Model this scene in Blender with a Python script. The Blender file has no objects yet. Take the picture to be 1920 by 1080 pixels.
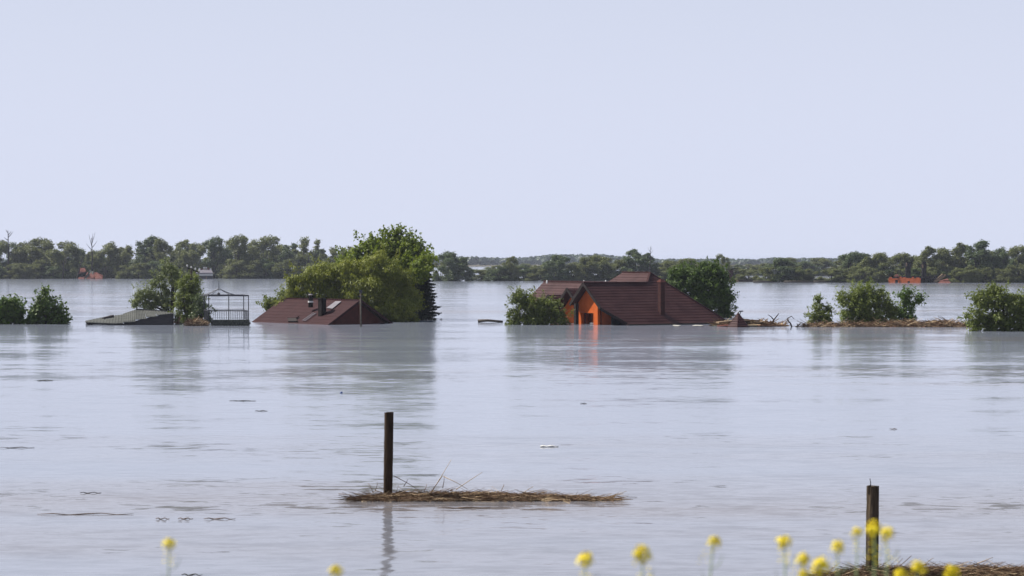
import bpy, bmesh, math, random
import numpy as np
from mathutils import Vector, Matrix

# ------------------------------------------------------------------ camera, sky, sun, exposure
scene = bpy.context.scene
COL = scene.collection
F = 4000.0            # focal length in pixels of the 1920-wide photograph
H = 4.6               # eye height above the flood water
HZ = 488.0            # horizon row
PITCH = math.atan((540 - HZ) / F)
cam_d = bpy.data.cameras.new('camera')
cam = bpy.data.objects.new('camera', cam_d); COL.objects.link(cam)
cam_d.sensor_width = 36.0; cam_d.lens = 36.0 * F / 1920.0
cam_d.clip_start = 0.1; cam_d.clip_end = 40000
cam.location = (0, 0, H); cam.rotation_euler = (math.pi / 2 - PITCH, 0, 0)
cam_d.dof.use_dof = True; cam_d.dof.focus_distance = 110; cam_d.dof.aperture_fstop = 5.0
scene.camera = cam

SUN_EL = math.radians(48)
SUN_H = Vector((-0.94, 0.34, 0)).normalized()
SUN = Vector((SUN_H.x * math.cos(SUN_EL), SUN_H.y * math.cos(SUN_EL), math.sin(SUN_EL)))
world = bpy.data.worlds.new('World'); scene.world = world; world.use_nodes = True
wn = world.node_tree; wn.nodes.clear()
sky = wn.nodes.new('ShaderNodeTexSky'); sky.sky_type = 'NISHITA'; sky.sun_disc = False
sky.sun_elevation = SUN_EL; sky.sun_rotation = math.atan2(SUN_H.x, SUN_H.y)
sky.altitude = 0; sky.air_density = 1.0; sky.dust_density = 1.5; sky.ozone_density = 3.0
# summer haze layer seen edge-on: its share of the sky follows 1 - exp(-k / sin(elevation))
veil = wn.nodes.new('ShaderNodeMix'); veil.data_type = 'RGBA'
veil.inputs[7].default_value = (8.35, 8.9, 10.85, 1)
wg = wn.nodes.new('ShaderNodeTexCoord'); ws = wn.nodes.new('ShaderNodeSeparateXYZ'); wn.links.new(wg.outputs['Generated'], ws.inputs[0])
def wmath(op, a, b=None):
    m_ = wn.nodes.new('ShaderNodeMath'); m_.operation = op
    for i_, v_ in enumerate((a, b)):
        if v_ is None: continue
        if isinstance(v_, (int, float)): m_.inputs[i_].default_value = v_
        else: wn.links.new(v_, m_.inputs[i_])
    return m_.outputs[0]
wz = wmath('MAXIMUM', ws.outputs['Z'], 0.03)
wn.links.new(wmath('SUBTRACT', 1.0, wmath('EXPONENT', wmath('DIVIDE', -0.30, wz))), veil.inputs[0])
bg = wn.nodes.new('ShaderNodeBackground'); bg.inputs[1].default_value = 0.0505
wo = wn.nodes.new('ShaderNodeOutputWorld')
wn.links.new(sky.outputs[0], veil.inputs[6]); wn.links.new(veil.outputs[2], bg.inputs[0]); wn.links.new(bg.outputs[0], wo.inputs[0])
sun_d = bpy.data.lights.new('sun', 'SUN'); sun_d.energy = 5.0; sun_d.angle = math.radians(0.5); sun_d.color = (1, 0.95, 0.87)
sun_o = bpy.data.objects.new('sun', sun_d); COL.objects.link(sun_o)
sun_o.rotation_euler = SUN.to_track_quat('Z', 'Y').to_euler()
scene.view_settings.view_transform = 'Standard'; scene.view_settings.look = 'None'
scene.view_settings.exposure = 0.7; scene.view_settings.gamma = 1.0
scene.render.engine = 'CYCLES'
scene.cycles.max_bounces = 8; scene.cycles.volume_bounces = 0; scene.cycles.transparent_max_bounces = 8

# ------------------------------------------------------------------ helpers
rng = np.random.default_rng(7)
random.seed(7)
_c, _s = math.cos(PITCH), math.sin(PITCH)
CAM = Vector((0, 0, H))
def ray(px, py):
    x = (px - 960) / F; y = (540 - py) / F
    return Vector((x, _c + _s * y, -_s + _c * y))
def at(px, py, D):                      # point of the sight line at ground distance D
    r = ray(px, py); return CAM + r * (D / r.y)
def onz(px, py, z=0.0):                 # point of the sight line at height z
    r = ray(px, py); return CAM + r * ((z - H) / r.z)
def onplane(px, py, p, n):
    r = ray(px, py); return CAM + r * ((p - CAM).dot(n) / r.dot(n))
def dist(py): return onz(960, py).y     # ground distance of a waterline row

def tag(o, label=None, cat=None, group=None, kind=None):
    if label: o['label'] = label
    if cat: o['category'] = cat
    if group: o['group'] = group
    if kind: o['kind'] = kind
    return o
def empty(name, loc, label, cat, group=None, rz=0):
    o = bpy.data.objects.new(name, None); COL.objects.link(o)
    o.location = loc; o.rotation_euler = (0, 0, rz); o.empty_display_size = 0.3
    return tag(o, label, cat, group)
def link(name, me, mat, parent=None, loc=None):
    o = bpy.data.objects.new(name, me); COL.objects.link(o)
    if mat is not None and not me.materials: me.materials.append(mat)
    if parent is not None:
        o.parent = parent
        if loc is None:                 # mesh given in world coordinates: bake the parent's place out
            w = Matrix.Identity(4) if parent.parent else Matrix.Translation(parent.location) @ parent.rotation_euler.to_matrix().to_4x4()
            o.matrix_parent_inverse = w.inverted()
    if loc is not None: o.location = loc
    return o
class MB:
    def __init__(s): s.v = []; s.f = []; s.sm = False
    def add(s, vs, fs):
        n = len(s.v); s.v += [tuple(v) for v in vs]; s.f += [tuple(i + n for i in f) for f in fs]; return s
    def box(s, c, size, ax=None):
        ax = ax or (Vector((1, 0, 0)), Vector((0, 1, 0)), Vector((0, 0, 1)))
        c = Vector(c); vs = []
        for k in (-1, 1):
            for j in (-1, 1):
                for i in (-1, 1):
                    vs.append(c + ax[0] * (i * size[0] / 2) + ax[1] * (j * size[1] / 2) + ax[2] * (k * size[2] / 2))
        return s.add(vs, [(0, 2, 3, 1), (4, 5, 7, 6), (0, 1, 5, 4), (2, 6, 7, 3), (0, 4, 6, 2), (1, 3, 7, 5)])
    def bar(s, p, q, w, h=None):
        p = Vector(p); q = Vector(q); d = q - p; L = d.length; d.normalize()
        up = Vector((0, 0, 1)) if abs(d.z) < 0.95 else Vector((0, 1, 0))
        x = d.cross(up).normalized(); y = x.cross(d)
        return s.box((p + q) / 2, (L, w, h or w), (d, x, y))
    def tube(s, pts, radii, n=7, cap=True):
        pts = [Vector(p) for p in pts]; rings = []
        x = None
        for i, p in enumerate(pts):
            d = (pts[min(i + 1, len(pts) - 1)] - pts[max(i - 1, 0)]).normalized()
            if x is None:
                x = d.cross(Vector((0.3, 1, 0.2))).normalized()
            x = (x - d * x.dot(d)).normalized(); y = d.cross(x)
            rings.append([p + (x * math.cos(t) + y * math.sin(t)) * radii[i] for t in [2 * math.pi * k / n for k in range(n)]])
        vs = [v for r in rings for v in r]; fs = []
        for i in range(len(pts) - 1):
            for k in range(n):
                fs.append((i * n + k, i * n + (k + 1) % n, (i + 1) * n + (k + 1) % n, (i + 1) * n + k))
        if cap: fs += [tuple(range(n))[::-1], tuple(range((len(pts) - 1) * n, len(pts) * n))]
        return s.add(vs, fs)
    def slab(s, poly, t):                # flat polygon given thickness t along its normal (downwards)
        poly = [Vector(p) for p in poly]
        n = sum(((poly[i] - poly[0]).cross(poly[(i + 1) % len(poly)] - poly[0]) for i in range(1, len(poly) - 1)), Vector())
        n.normalize()
        k = len(poly); low = [p - n * t for p in poly]
        return s.add(poly + low, [tuple(range(k)), tuple(range(2 * k - 1, k - 1, -1))] +
                     [(i, i + k, (i + 1) % k + k, (i + 1) % k) for i in range(k)])
    def mesh(s, name, smooth=False):
        me = bpy.data.meshes.new(name); me.from_pydata(s.v, [], s.f); me.validate(); me.update()
        bm = bmesh.new(); bm.from_mesh(me); bmesh.ops.recalc_face_normals(bm, faces=bm.faces[:]); bm.to_mesh(me); bm.free()
        if smooth: me.polygons.foreach_set('use_smooth', [True] * len(me.polygons))
        return me
    def build(s, name, mat, parent=None, smooth=False, bevel=0):
        o = link(name, s.mesh(name, smooth), mat, parent)
        if bevel:
            m = o.modifiers.new('bevel', 'BEVEL'); m.width = bevel; m.segments = 2; m.limit_method = 'ANGLE'
        return o

# ------------------------------------------------------------------ materials
def newmat(name):
    m = bpy.data.materials.new(name); m.use_nodes = True
    return m, m.node_tree, m.node_tree.nodes['Principled BSDF']
def surf(name, c1, c2, scale=3.0, rough=0.7, spec=0.4, bump=0.0, stretch=(1, 1, 1), metallic=0.0, detail=6, c3=None):
    m, t, b = newmat(name)
    tc = t.nodes.new('ShaderNodeTexCoord'); mp = t.nodes.new('ShaderNodeMapping')
    mp.inputs['Scale'].default_value = stretch
    nz = t.nodes.new('ShaderNodeTexNoise'); nz.inputs['Scale'].default_value = scale; nz.inputs['Detail'].default_value = detail
    nz.inputs['Roughness'].default_value = 0.65
    rp = t.nodes.new('ShaderNodeValToRGB'); rp.color_ramp.elements[0].position = 0.32; rp.color_ramp.elements[1].position = 0.7
    rp.color_ramp.elements[0].color = (*c1, 1); rp.color_ramp.elements[1].color = (*c2, 1)
    if c3:
        e = rp.color_ramp.elements.new(0.82); e.color = (*c3, 1)
    t.links.new(tc.outputs['Object'], mp.inputs[0]); t.links.new(mp.outputs[0], nz.inputs['Vector'])
    t.links.new(nz.outputs[0], rp.inputs[0]); t.links.new(rp.outputs[0], b.inputs['Base Color'])
    b.inputs['Roughness'].default_value = rough; b.inputs['Specular IOR Level'].default_value = spec; b.inputs['Metallic'].default_value = metallic
    if bump:
        bp = t.nodes.new('ShaderNodeBump'); bp.inputs['Strength'].default_value = 0.6; bp.inputs['Distance'].default_value = bump
        t.links.new(nz.outputs[0], bp.inputs['Height']); t.links.new(bp.outputs[0], b.inputs['Normal'])
    return m
def leafmat(name, dark, mid, light, trans=0.3):
    m, t, b = newmat(name)
    a = t.nodes.new('ShaderNodeAttribute'); a.attribute_name = 'tint'
    rp = t.nodes.new('ShaderNodeValToRGB'); rp.color_ramp.elements[0].color = (*dark, 1); rp.color_ramp.elements[1].color = (*light, 1)
    e = rp.color_ramp.elements.new(0.5); e.color = (*mid, 1)
    oi = t.nodes.new('ShaderNodeObjectInfo')
    hs = t.nodes.new('ShaderNodeHueSaturation')
    mr = t.nodes.new('ShaderNodeMapRange'); mr.inputs[3].default_value = 1.0; mr.inputs[4].default_value = 1.35
    t.links.new(oi.outputs['Random'], mr.inputs[0]); t.links.new(mr.outputs[0], hs.inputs['Value'])
    t.links.new(a.outputs['Fac'], rp.inputs[0]); t.links.new(rp.outputs[0], hs.inputs['Color'])
    b.inputs['Roughness'].default_value = 0.55; b.inputs['Specular IOR Level'].default_value = 0.3
    tr = t.nodes.new('ShaderNodeBsdfTranslucent'); mx = t.nodes.new('ShaderNodeMixShader'); mx.inputs[0].default_value = trans
    t.links.new(hs.outputs[0], b.inputs['Base Color']); t.links.new(hs.outputs[0], tr.inputs[0])
    t.links.new(b.outputs[0], mx.inputs[1]); t.links.new(tr.outputs[0], mx.inputs[2])
    t.links.new(mx.outputs[0], t.nodes['Material Output'].inputs['Surface'])
    return m
M = {}
M['maple'] = leafmat('maple_leaf', (0.075, 0.11, 0.008), (0.125, 0.17, 0.013), (0.18, 0.225, 0.024), 0.42)
M['gold'] = leafmat('golden_willow_leaf', (0.095, 0.115, 0.010), (0.14, 0.16, 0.016), (0.19, 0.20, 0.027), 0.36)
M['spruce'] = leafmat('spruce_needle', (0.006, 0.014, 0.006), (0.010, 0.022, 0.009), (0.016, 0.034, 0.012), 0.05)
M['shrub'] = leafmat('shrub_leaf', (0.07, 0.092, 0.016), (0.11, 0.138, 0.025), (0.155, 0.185, 0.04), 0.4)
M['darkshrub'] = leafmat('dark_shrub_leaf', (0.035, 0.065, 0.009), (0.06, 0.10, 0.014), (0.10, 0.155, 0.025), 0.34)
M['grey'] = leafmat('grey_willow_leaf', (0.08, 0.10, 0.032), (0.12, 0.145, 0.05), (0.17, 0.19, 0.085), 0.38)
M['farleaf'] = leafmat('far_willow_leaf', (0.085, 0.098, 0.026), (0.115, 0.13, 0.04), (0.15, 0.165, 0.06), 0.42)
M['fardark'] = leafmat('far_dark_leaf', (0.045, 0.068, 0.022), (0.068, 0.095, 0.032), (0.095, 0.125, 0.046), 0.34)
M['wood'] = leafmat('distant_wood_leaf', (0.02, 0.035, 0.02), (0.03, 0.05, 0.026), (0.045, 0.07, 0.034), 0.2)
M['bark'] = surf('bark', (0.02, 0.016, 0.012), (0.06, 0.05, 0.04), 6, 0.9, 0.2, 0.02, (1, 1, 0.3))
M['deadwood'] = surf('dead_wood', (0.05, 0.04, 0.032), (0.13, 0.11, 0.09), 6, 0.9, 0.2)
M['tile'] = surf('maroon_metal_tile', (0.033, 0.0130, 0.0135), (0.058, 0.0255, 0.025), 0.8, 0.6, 0.10, 0.004, c3=(0.10, 0.052, 0.05))
M['tile2'] = surf('faded_maroon_sheet', (0.027, 0.010, 0.011), (0.040, 0.0155, 0.0165), 0.9, 0.7, 0.06, 0.004, c3=(0.06, 0.03, 0.028))
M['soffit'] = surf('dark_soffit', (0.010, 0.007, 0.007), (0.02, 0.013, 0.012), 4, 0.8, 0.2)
M['orange'] = surf('orange_render', (0.36, 0.070, 0.014), (0.50, 0.108, 0.022), 1.6, 0.9, 0.1, 0.004, c3=(0.42, 0.12, 0.045))
M['redwall'] = surf('dark_red_wall', (0.05, 0.010, 0.008), (0.08, 0.018, 0.012), 2.0, 0.85, 0.2)
M['brick'] = surf('dark_red_brick', (0.026, 0.008, 0.0075), (0.048, 0.015, 0.013), 5, 0.8, 0.2)
M['ruin'] = surf('faded_orange_ruin', (0.22, 0.055, 0.022), (0.36, 0.095, 0.035), 1.2, 0.95, 0.05, 0, c3=(0.30, 0.15, 0.09))
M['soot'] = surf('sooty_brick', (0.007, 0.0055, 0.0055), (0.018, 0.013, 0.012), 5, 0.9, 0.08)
M['white'] = surf('weathered_white', (0.5, 0.49, 0.46), (0.72, 0.71, 0.68), 4, 0.7, 0.3)
M['foam'] = surf('dirty_foam', (0.22, 0.21, 0.19), (0.42, 0.41, 0.38), 6, 0.9, 0.1)
M['asbestos'] = surf('weathered_fibre_cement', (0.055, 0.058, 0.055), (0.095, 0.097, 0.09), 1.4, 0.95, 0.05, 0.01, c3=(0.14, 0.125, 0.105))
M['greywall'] = surf('grey_planks', (0.035, 0.033, 0.035), (0.075, 0.068, 0.07), 3, 0.9, 0.2, 0.01, (0.4, 0.4, 4))
M['iron'] = surf('dark_iron', (0.02, 0.02, 0.024), (0.05, 0.05, 0.056), 8, 0.5, 0.4)
M['stone'] = surf('mossy_stone', (0.025, 0.03, 0.024), (0.11, 0.115, 0.095), 5, 0.9, 0.2, 0.02)
M['tin'] = surf('pale_sheet_metal', (0.10, 0.09, 0.105), (0.18, 0.165, 0.185), 3, 0.5, 0.3)
M['glass'] = surf('dusty_window_glass', (0.03, 0.04, 0.05), (0.06, 0.08, 0.10), 2, 0.12, 0.5)
M['plank'] = surf('wet_plank', (0.12, 0.08, 0.045), (0.27, 0.19, 0.115), 4, 0.8, 0.3, 0.01, (0.3, 1, 1))
M['straw'] = surf('sodden_straw', (0.07, 0.043, 0.026), (0.185, 0.12, 0.075), 9, 0.9, 0.1, c3=(0.36, 0.26, 0.165))
M['paleStraw'] = surf('dry_straw', (0.30, 0.21, 0.12), (0.48, 0.37, 0.23), 9, 0.8, 0.2)
M['mud'] = surf('flood_litter', (0.10, 0.05, 0.03), (0.21, 0.115, 0.07), 4, 0.95, 0.15, 0.05, c3=(0.34, 0.22, 0.14))
M['post'] = surf('weathered_post', (0.018, 0.012, 0.0075), (0.058, 0.038, 0.025), 14, 0.95, 0.05, 0.006, (1, 1, 0.12), c3=(0.13, 0.095, 0.065))
M['post2'] = surf('lichened_post', (0.024, 0.018, 0.012), (0.08, 0.06, 0.042), 12, 0.95, 0.05, 0.008, (1, 1, 0.2), c3=(0.17, 0.14, 0.10))
M['redtile'] = surf('red_roof_tile', (0.10, 0.038, 0.032), (0.18, 0.075, 0.058), 1.5, 0.9, 0.06, c3=(0.30, 0.18, 0.135))
M['petal'] = surf('yellow_petal', (0.72, 0.56, 0.012), (0.88, 0.74, 0.03), 60, 0.6, 0.2)
M['bud'] = surf('green_yellow_bud', (0.30, 0.33, 0.03), (0.55, 0.50, 0.04), 80, 0.6, 0.2)
M['stem'] = surf('pale_green_stem', (0.11, 0.165, 0.06), (0.19, 0.25, 0.11), 20, 0.6, 0.3)
M['reed'] = surf('far_reed_bed', (0.055, 0.05, 0.028), (0.095, 0.08, 0.048), 0.02, 0.95, 0.1)
M['bank'] = surf('bank_soil', (0.05, 0.045, 0.025), (0.10, 0.10, 0.05), 1.5, 0.95, 0.1, 0.05)
M['grass'] = leafmat('bank_grass_blade', (0.05, 0.08, 0.02), (0.09, 0.13, 0.03), (0.16, 0.17, 0.06), 0.3)
M['blue'] = surf('blue_plastic', (0.03, 0.07, 0.2), (0.05, 0.1, 0.3), 5, 0.4, 0.5)
M['teal'] = surf('pale_teal_plastic', (0.35, 0.5, 0.45), (0.5, 0.62, 0.56), 5, 0.5, 0.4)

# ------------------------------------------------------------------ setting: water, far land, bank
def water_material():
    m, t, b = newmat('flood_water')
    N = t.nodes.new; L = t.links.new
    tc = N('ShaderNodeTexCoord')
    def noise(scale, detail=2.0, rough=0.5, sx=1.0, sy=1.0, off=0):
        mp = N('ShaderNodeMapping'); mp.inputs['Scale'].default_value = (sx, sy, 1); mp.inputs['Location'].default_value = (off, off * 1.7, 0)
        n = N('ShaderNodeTexNoise'); n.inputs['Scale'].default_value = scale; n.inputs['Detail'].default_value = detail; n.inputs['Roughness'].default_value = rough
        L(tc.outputs['Object'], mp.inputs[0]); L(mp.outputs[0], n.inputs['Vector']); return n
    def centred(n, amp):
        s = N('ShaderNodeVectorMath'); s.operation = 'SUBTRACT'; s.inputs[1].default_value = (0.5, 0.5, 0.5)
        L(n.outputs['Color'], s.inputs[0])
        k = N('ShaderNodeVectorMath'); k.operation = 'SCALE'; k.inputs['Scale'].default_value = amp
        L(s.outputs[0], k.inputs[0]); return k
    def vadd(a, c):
        k = N('ShaderNodeVectorMath'); k.operation = 'ADD'; L(a.outputs[0], k.inputs[0]); L(c.outputs[0], k.inputs[1]); return k
    swell = centred(noise(0.2, 3, 0.55, 0.4, 1.0), 0.085)
    wave = centred(noise(0.6, 3, 0.55, 0.45, 1.0, 13), 0.075)
    rip = centred(noise(3.0, 4, 0.65, 0.45, 1.0, 31), 0.15)
    # patches of ruffled current, tens of metres across
    patch = noise(0.03, 4, 0.6, 0.16, 1.0, 57)
    pr = N('ShaderNodeMapRange'); pr.interpolation_type = 'SMOOTHSTEP'
    pr.inputs[1].default_value = 0.50; pr.inputs[2].default_value = 0.64; pr.inputs[3].default_value = 0.0; pr.inputs[4].default_value = 1.0
    L(patch.outputs[0], pr.inputs[0])
    gain = N('ShaderNodeMath'); gain.operation = 'MULTIPLY_ADD'; gain.inputs[1].default_value = 2.3; gain.inputs[2].default_value = 0.6
    L(pr.outputs[0], gain.inputs[0])
    rs = N('ShaderNodeVectorMath'); rs.operation = 'SCALE'; L(vadd(wave, rip).outputs[0], rs.inputs[0]); L(gain.outputs[0], rs.inputs['Scale'])
    tot = vadd(swell, rs)
    fl = N('ShaderNodeVectorMath'); fl.operation = 'MULTIPLY'; fl.inputs[1].default_value = (1, 1, 0); L(tot.outputs[0], fl.inputs[0])
    up = N('ShaderNodeVectorMath'); up.operation = 'ADD'; up.inputs[1].default_value = (0, 0, 1); L(fl.outputs[0], up.inputs[0])
    nn = N('ShaderNodeVectorMath'); nn.operation = 'NORMALIZE'; L(up.outputs[0], nn.inputs[0])
    L(nn.outputs[0], b.inputs['Normal'])
    mix = N('ShaderNodeMix'); mix.data_type = 'RGBA'; mix.inputs[6].default_value = (0.175, 0.195, 0.24, 1); mix.inputs[7].default_value = (0.15, 0.135, 0.135, 1)
    L(pr.outputs[0], mix.inputs[0]); L(mix.outputs[2], b.inputs['Base Color'])
    b.inputs['Roughness'].default_value = 0.115; b.inputs['IOR'].default_value = 1.42
    return m
def sheet(name, pts, mat):
    me = bpy.data.meshes.new(name); me.from_pydata(pts, [], [tuple(range(len(pts)))])
    o = link(name, me, mat); tag(o, kind='structure'); return o
tag(sheet('water', [(-4000, -60, 0), (4000, -60, 0), (4000, 12000, 0), (-4000, 12000, 0)], water_material()),
    'pale grey-blue flood water covering the whole plain')
# far bank: low reed land beyond the flood
mb = MB()
n = 90
near = [(-3500 + 7000 * i / n, 1480 + 90 * math.sin(i * 1.3) + 60 * math.sin(i * 3.1 + 1)) for i in range(n + 1)]
for k, (dy, z) in enumerate([(-8, -0.6), (6, 0.5), (120, 0.9), (9500, 1.2)]):
    for (x, y) in near: mb.v.append((x, y + dy if dy < 5000 else 11000, z))
for k in range(3):
    for i in range(n):
        a = k * (n + 1) + i; mb.f.append((a, a + 1, a + n + 2, a + n + 1))
tag(mb.build('far_bank', M['reed']), 'low brown reed land on the far side of the flood', kind='structure')
# near bank below the camera
mb = MB(); nx, ny = 40, 24
def bank_z(x, y):
    z = 3.05 - max(0, y - 1.5) * 0.31
    return z + 0.06 * math.sin(x * 1.7 + y) + 0.05 * math.sin(x * 0.6 - y * 1.3)
for j in range(ny + 1):
    for i in range(nx + 1):
        x = -30 + 60 * i / nx; y = -12 + 28 * j / ny; mb.v.append((x, y, bank_z(x, y)))
for j in range(ny):
    for i in range(nx):
        a = j * (nx + 1) + i; mb.f.append((a, a + 1, a + nx + 2, a + nx + 1))
tag(mb.build('bank', M['bank'], smooth=True), 'grassy dike bank sloping to the water', kind='structure')

# ------------------------------------------------------------------ foliage
def leaves_mesh(name, P, Nn, size, aspect, tint, mat, droop=0.0, r=rng):
    """P positions, Nn normals, size per leaf; one folded four-corner face each."""
    k = len(P)
    up = np.zeros((k, 3)); up[:, 2] = -1.0
    rd = r.normal(size=(k, 3))
    ax = rd * (1 - droop) + up * droop * 1.6
    ax -= Nn * np.sum(ax * Nn, 1, keepdims=True)
    ax /= np.linalg.norm(ax, axis=1, keepdims=True) + 1e-9
    sd = np.cross(Nn, ax)
    l = size[:, None] * 0.5; w = l * aspect
    v = np.empty((k, 4, 3))
    v[:, 0] = P - ax * l; v[:, 1] = P + sd * w + Nn * w * 0.25; v[:, 2] = P + ax * l; v[:, 3] = P - sd * w + Nn * w * 0.25
    me = bpy.data.meshes.new(name)
    me.vertices.add(4 * k); me.vertices.foreach_set('co', v.reshape(-1))
    me.loops.add(4 * k); me.loops.foreach_set('vertex_index', np.arange(4 * k, dtype=np.int32))
    me.polygons.add(k); me.polygons.foreach_set('loop_start', np.arange(0, 4 * k, 4, dtype=np.int32))
    me.polygons.foreach_set('loop_total', np.full(k, 4, dtype=np.int32))
    at_ = me.attributes.new('tint', 'FLOAT', 'FACE'); at_.data.foreach_set('value', np.clip(tint, 0, 1).astype(np.float32))
    me.update(calc_edges=True); me.materials.append(mat)
    return me
def blob_leaves(blobs, dens, leaf, r=rng, sub=(0.26, 0.44), shellbias=0.72, upb=0.45, zs=0.85, fill=1.0):
    """blobs: (x,y,z,rx,ry,rz). Each blob is filled with leaf clumps, mostly towards its outside."""
    P, Nn, S, T = [], [], [], []
    for (x, y, z, rx, ry, rz) in blobs:
        vol = (rx * ry * rz) ** (1 / 3)
        ncl = int(fill * max(9, int(14 + 20 * min(1.0, vol / 1.6))))
        for _ in range(ncl):
            u = r.normal(size=3); u /= np.linalg.norm(u)
            q = shellbias * r.uniform(0.35, 1.12) ** 0.7
            c = np.array([x + u[0] * rx * q, y + u[1] * ry * q, z + u[2] * rz * q])
            cr = vol * r.uniform(*sub)
            m = max(10, int(5.5 * dens * cr * cr / (leaf * leaf)))
            d = r.normal(size=(m, 3)); d /= np.linalg.norm(d, axis=1, keepdims=True)
            rad = r.uniform(0.3, 1.0, (m, 1)) ** 0.5 * r.uniform(0.8, 1.25, (m, 1)) * np.where(r.uniform(size=(m, 1)) < 0.14, r.uniform(1.1, 1.75, (m, 1)), 1.0)
            p = c + d * rad * cr * np.array([1.1, 1.1, zs])
            nn = d + np.array([0, 0, upb]) + r.normal(size=(m, 3)) * 0.45
            nn /= np.linalg.norm(nn, axis=1, keepdims=True)
            P.append(p); Nn.append(nn); S.append(leaf * r.uniform(0.6, 1.35, m)); T.append(np.clip(r.normal(0.5, 0.16) + r.normal(0, 0.17, m), 0, 1))
    return np.concatenate(P), np.concatenate(Nn), np.concatenate(S), np.concatenate(T)
def limbs(mb, base, tips, r0, bend=0.25, n=6):
    base = Vector(base)
    for (tx, ty, tz) in tips:
        tip = Vector((tx, ty, tz)); d = tip - base; L = d.length
        k = 5; pts = []; rad = []
        off = Vector((random.uniform(-1, 1), random.uniform(-1, 1), random.uniform(0, 0.6))) * L * bend * 0.4
        for i in range(k + 1):
            t = i / k; pts.append(base + d * t + off * math.sin(math.pi * t)); rad.append(r0 * (1 - 0.82 * t))
        mb.tube(pts, rad, n)
def pixblobs(D, rows, depth=0.9):
    """(px,py,rx,ry[,dd]) silhouettes lobes -> world ellipsoids at ground distance D+dd"""
    out = []
    for row in rows:
        px, py, rx, ry = row[:4]; dd = row[4] if len(row) > 4 else 0.0
        c = at(px, py, D + dd); k = (D + dd) / F
        out.append((c.x, c.y, c.z, rx * k, max(rx, ry) * k * depth, ry * k))
    return out
def tree(name, base_px, D, rows, mat, leaf, dens, label, cat='tree', aspect=0.5, droop=0.0, bark='bark', shoots=(), tr=0.10, cut=True, sub=(0.2, 0.36), group=None, skirt=True, fill=1.35):
    b = onz(base_px, 488 + F * H / D); b.z = 0
    root = empty(name, (b.x, b.y, 0), label, cat, group)
    blobs = pixblobs(D, rows)
    if skirt:                                              # low boughs trailing in the water
        low = [q for q in blobs if q[2] - q[5] < 0.7]
        x0 = min(q[0] - q[3] * 0.75 for q in low); x1 = max(q[0] + q[3] * 0.75 for q in low); n_ = max(2, int((x1 - x0) / 0.8))
        blobs += [(x0 + (x1 - x0) * (i + 0.5) / n_, b.y + random.uniform(-0.5, 0.3), 0.12, (x1 - x0) / n_ * 0.75, 0.7, 0.55) for i in range(n_)]
    P, Nn, S, T = blob_leaves(blobs, dens, leaf, sub=sub, fill=fill)
    sp_, sn_, ss_, st_ = [], [], [], []
    for (bx, by, bz, rx, ry, rz) in blobs[:len(rows)]:     # ragged sprigs growing out of every bough
        for _ in range(9):
            u = rng.normal(size=3); u[2] = abs(u[2]) * 0.9 - 0.15; u /= np.linalg.norm(u)
            p0 = np.array([bx + u[0] * rx * 0.85, by + u[1] * ry * 0.85, bz + u[2] * rz * 0.85])
            dr = u + np.array([0, 0, 0.5 - 0.9 * droop]) + rng.normal(size=3) * 0.3; dr /= np.linalg.norm(dr)
            L_ = (rx + rz) * rng.uniform(0.18, 0.42); m = max(6, int(L_ / leaf * 9)); t = rng.uniform(0, 1, m)
            sp_.append(p0 + np.outer(t * L_, dr) + rng.normal(size=(m, 3)) * (leaf * 0.75 * (1.15 - t))[:, None])
            nn = rng.normal(size=(m, 3)) + np.array([0, 0, 0.5]); sn_.append(nn / np.linalg.norm(nn, axis=1, keepdims=True))
            ss_.append(leaf * rng.uniform(0.55, 1.1, m)); st_.append(np.clip(rng.normal(0.62, 0.2, m), 0, 1))
    P = np.concatenate([P] + sp_); Nn = np.concatenate([Nn] + sn_); S = np.concatenate([S] + ss_); T = np.concatenate([T] + st_)
    for (px, py0, py1, w) in shoots:                       # leafy shoots standing out of the crown
        p0 = at(px, py0, D); p1 = at(px + random.uniform(-4, 4), py1, D)
        m = max(8, int(26 * abs(py0 - py1) / 20)); t = rng.uniform(0, 1, m)
        pp = np.outer(1 - t, p0) + np.outer(t, p1) + rng.normal(size=(m, 3)) * (w * D / F) * (1.1 - t)[:, None]
        nn = rng.normal(size=(m, 3)) + np.array([0, 0, 0.6]); nn /= np.linalg.norm(nn, axis=1, keepdims=True)
        P = np.concatenate([P, pp]); Nn = np.concatenate([Nn, nn]); S = np.concatenate([S, leaf * rng.uniform(0.6, 1.2, m)]); T = np.concatenate([T, rng.uniform(0.45, 1.0, m)])
    if cut:
        k = P[:, 2] > -0.2; P, Nn, S, T = P[k], Nn[k], S[k], T[k]
    o = link('crown', leaves_mesh('crown', P, Nn, S, aspect, T, M[mat], droop), None, root)
    mb = MB(); top = max(bb[2] for bb in blobs)
    mb.tube([(b.x, b.y, -1.2), (b.x + 0.03, b.y, top * 0.3), (b.x + 0.05, b.y, top * 0.75)], [tr * 1.25, tr, tr * 0.5], 8)
    limbs(mb, (b.x + 0.02, b.y, top * 0.12), [(bb[0], bb[1], bb[2] + bb[5] * 0.3) for bb in blobs], tr * 0.62)
    mb.build('trunk', M[bark], root, smooth=True)
    return root

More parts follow.
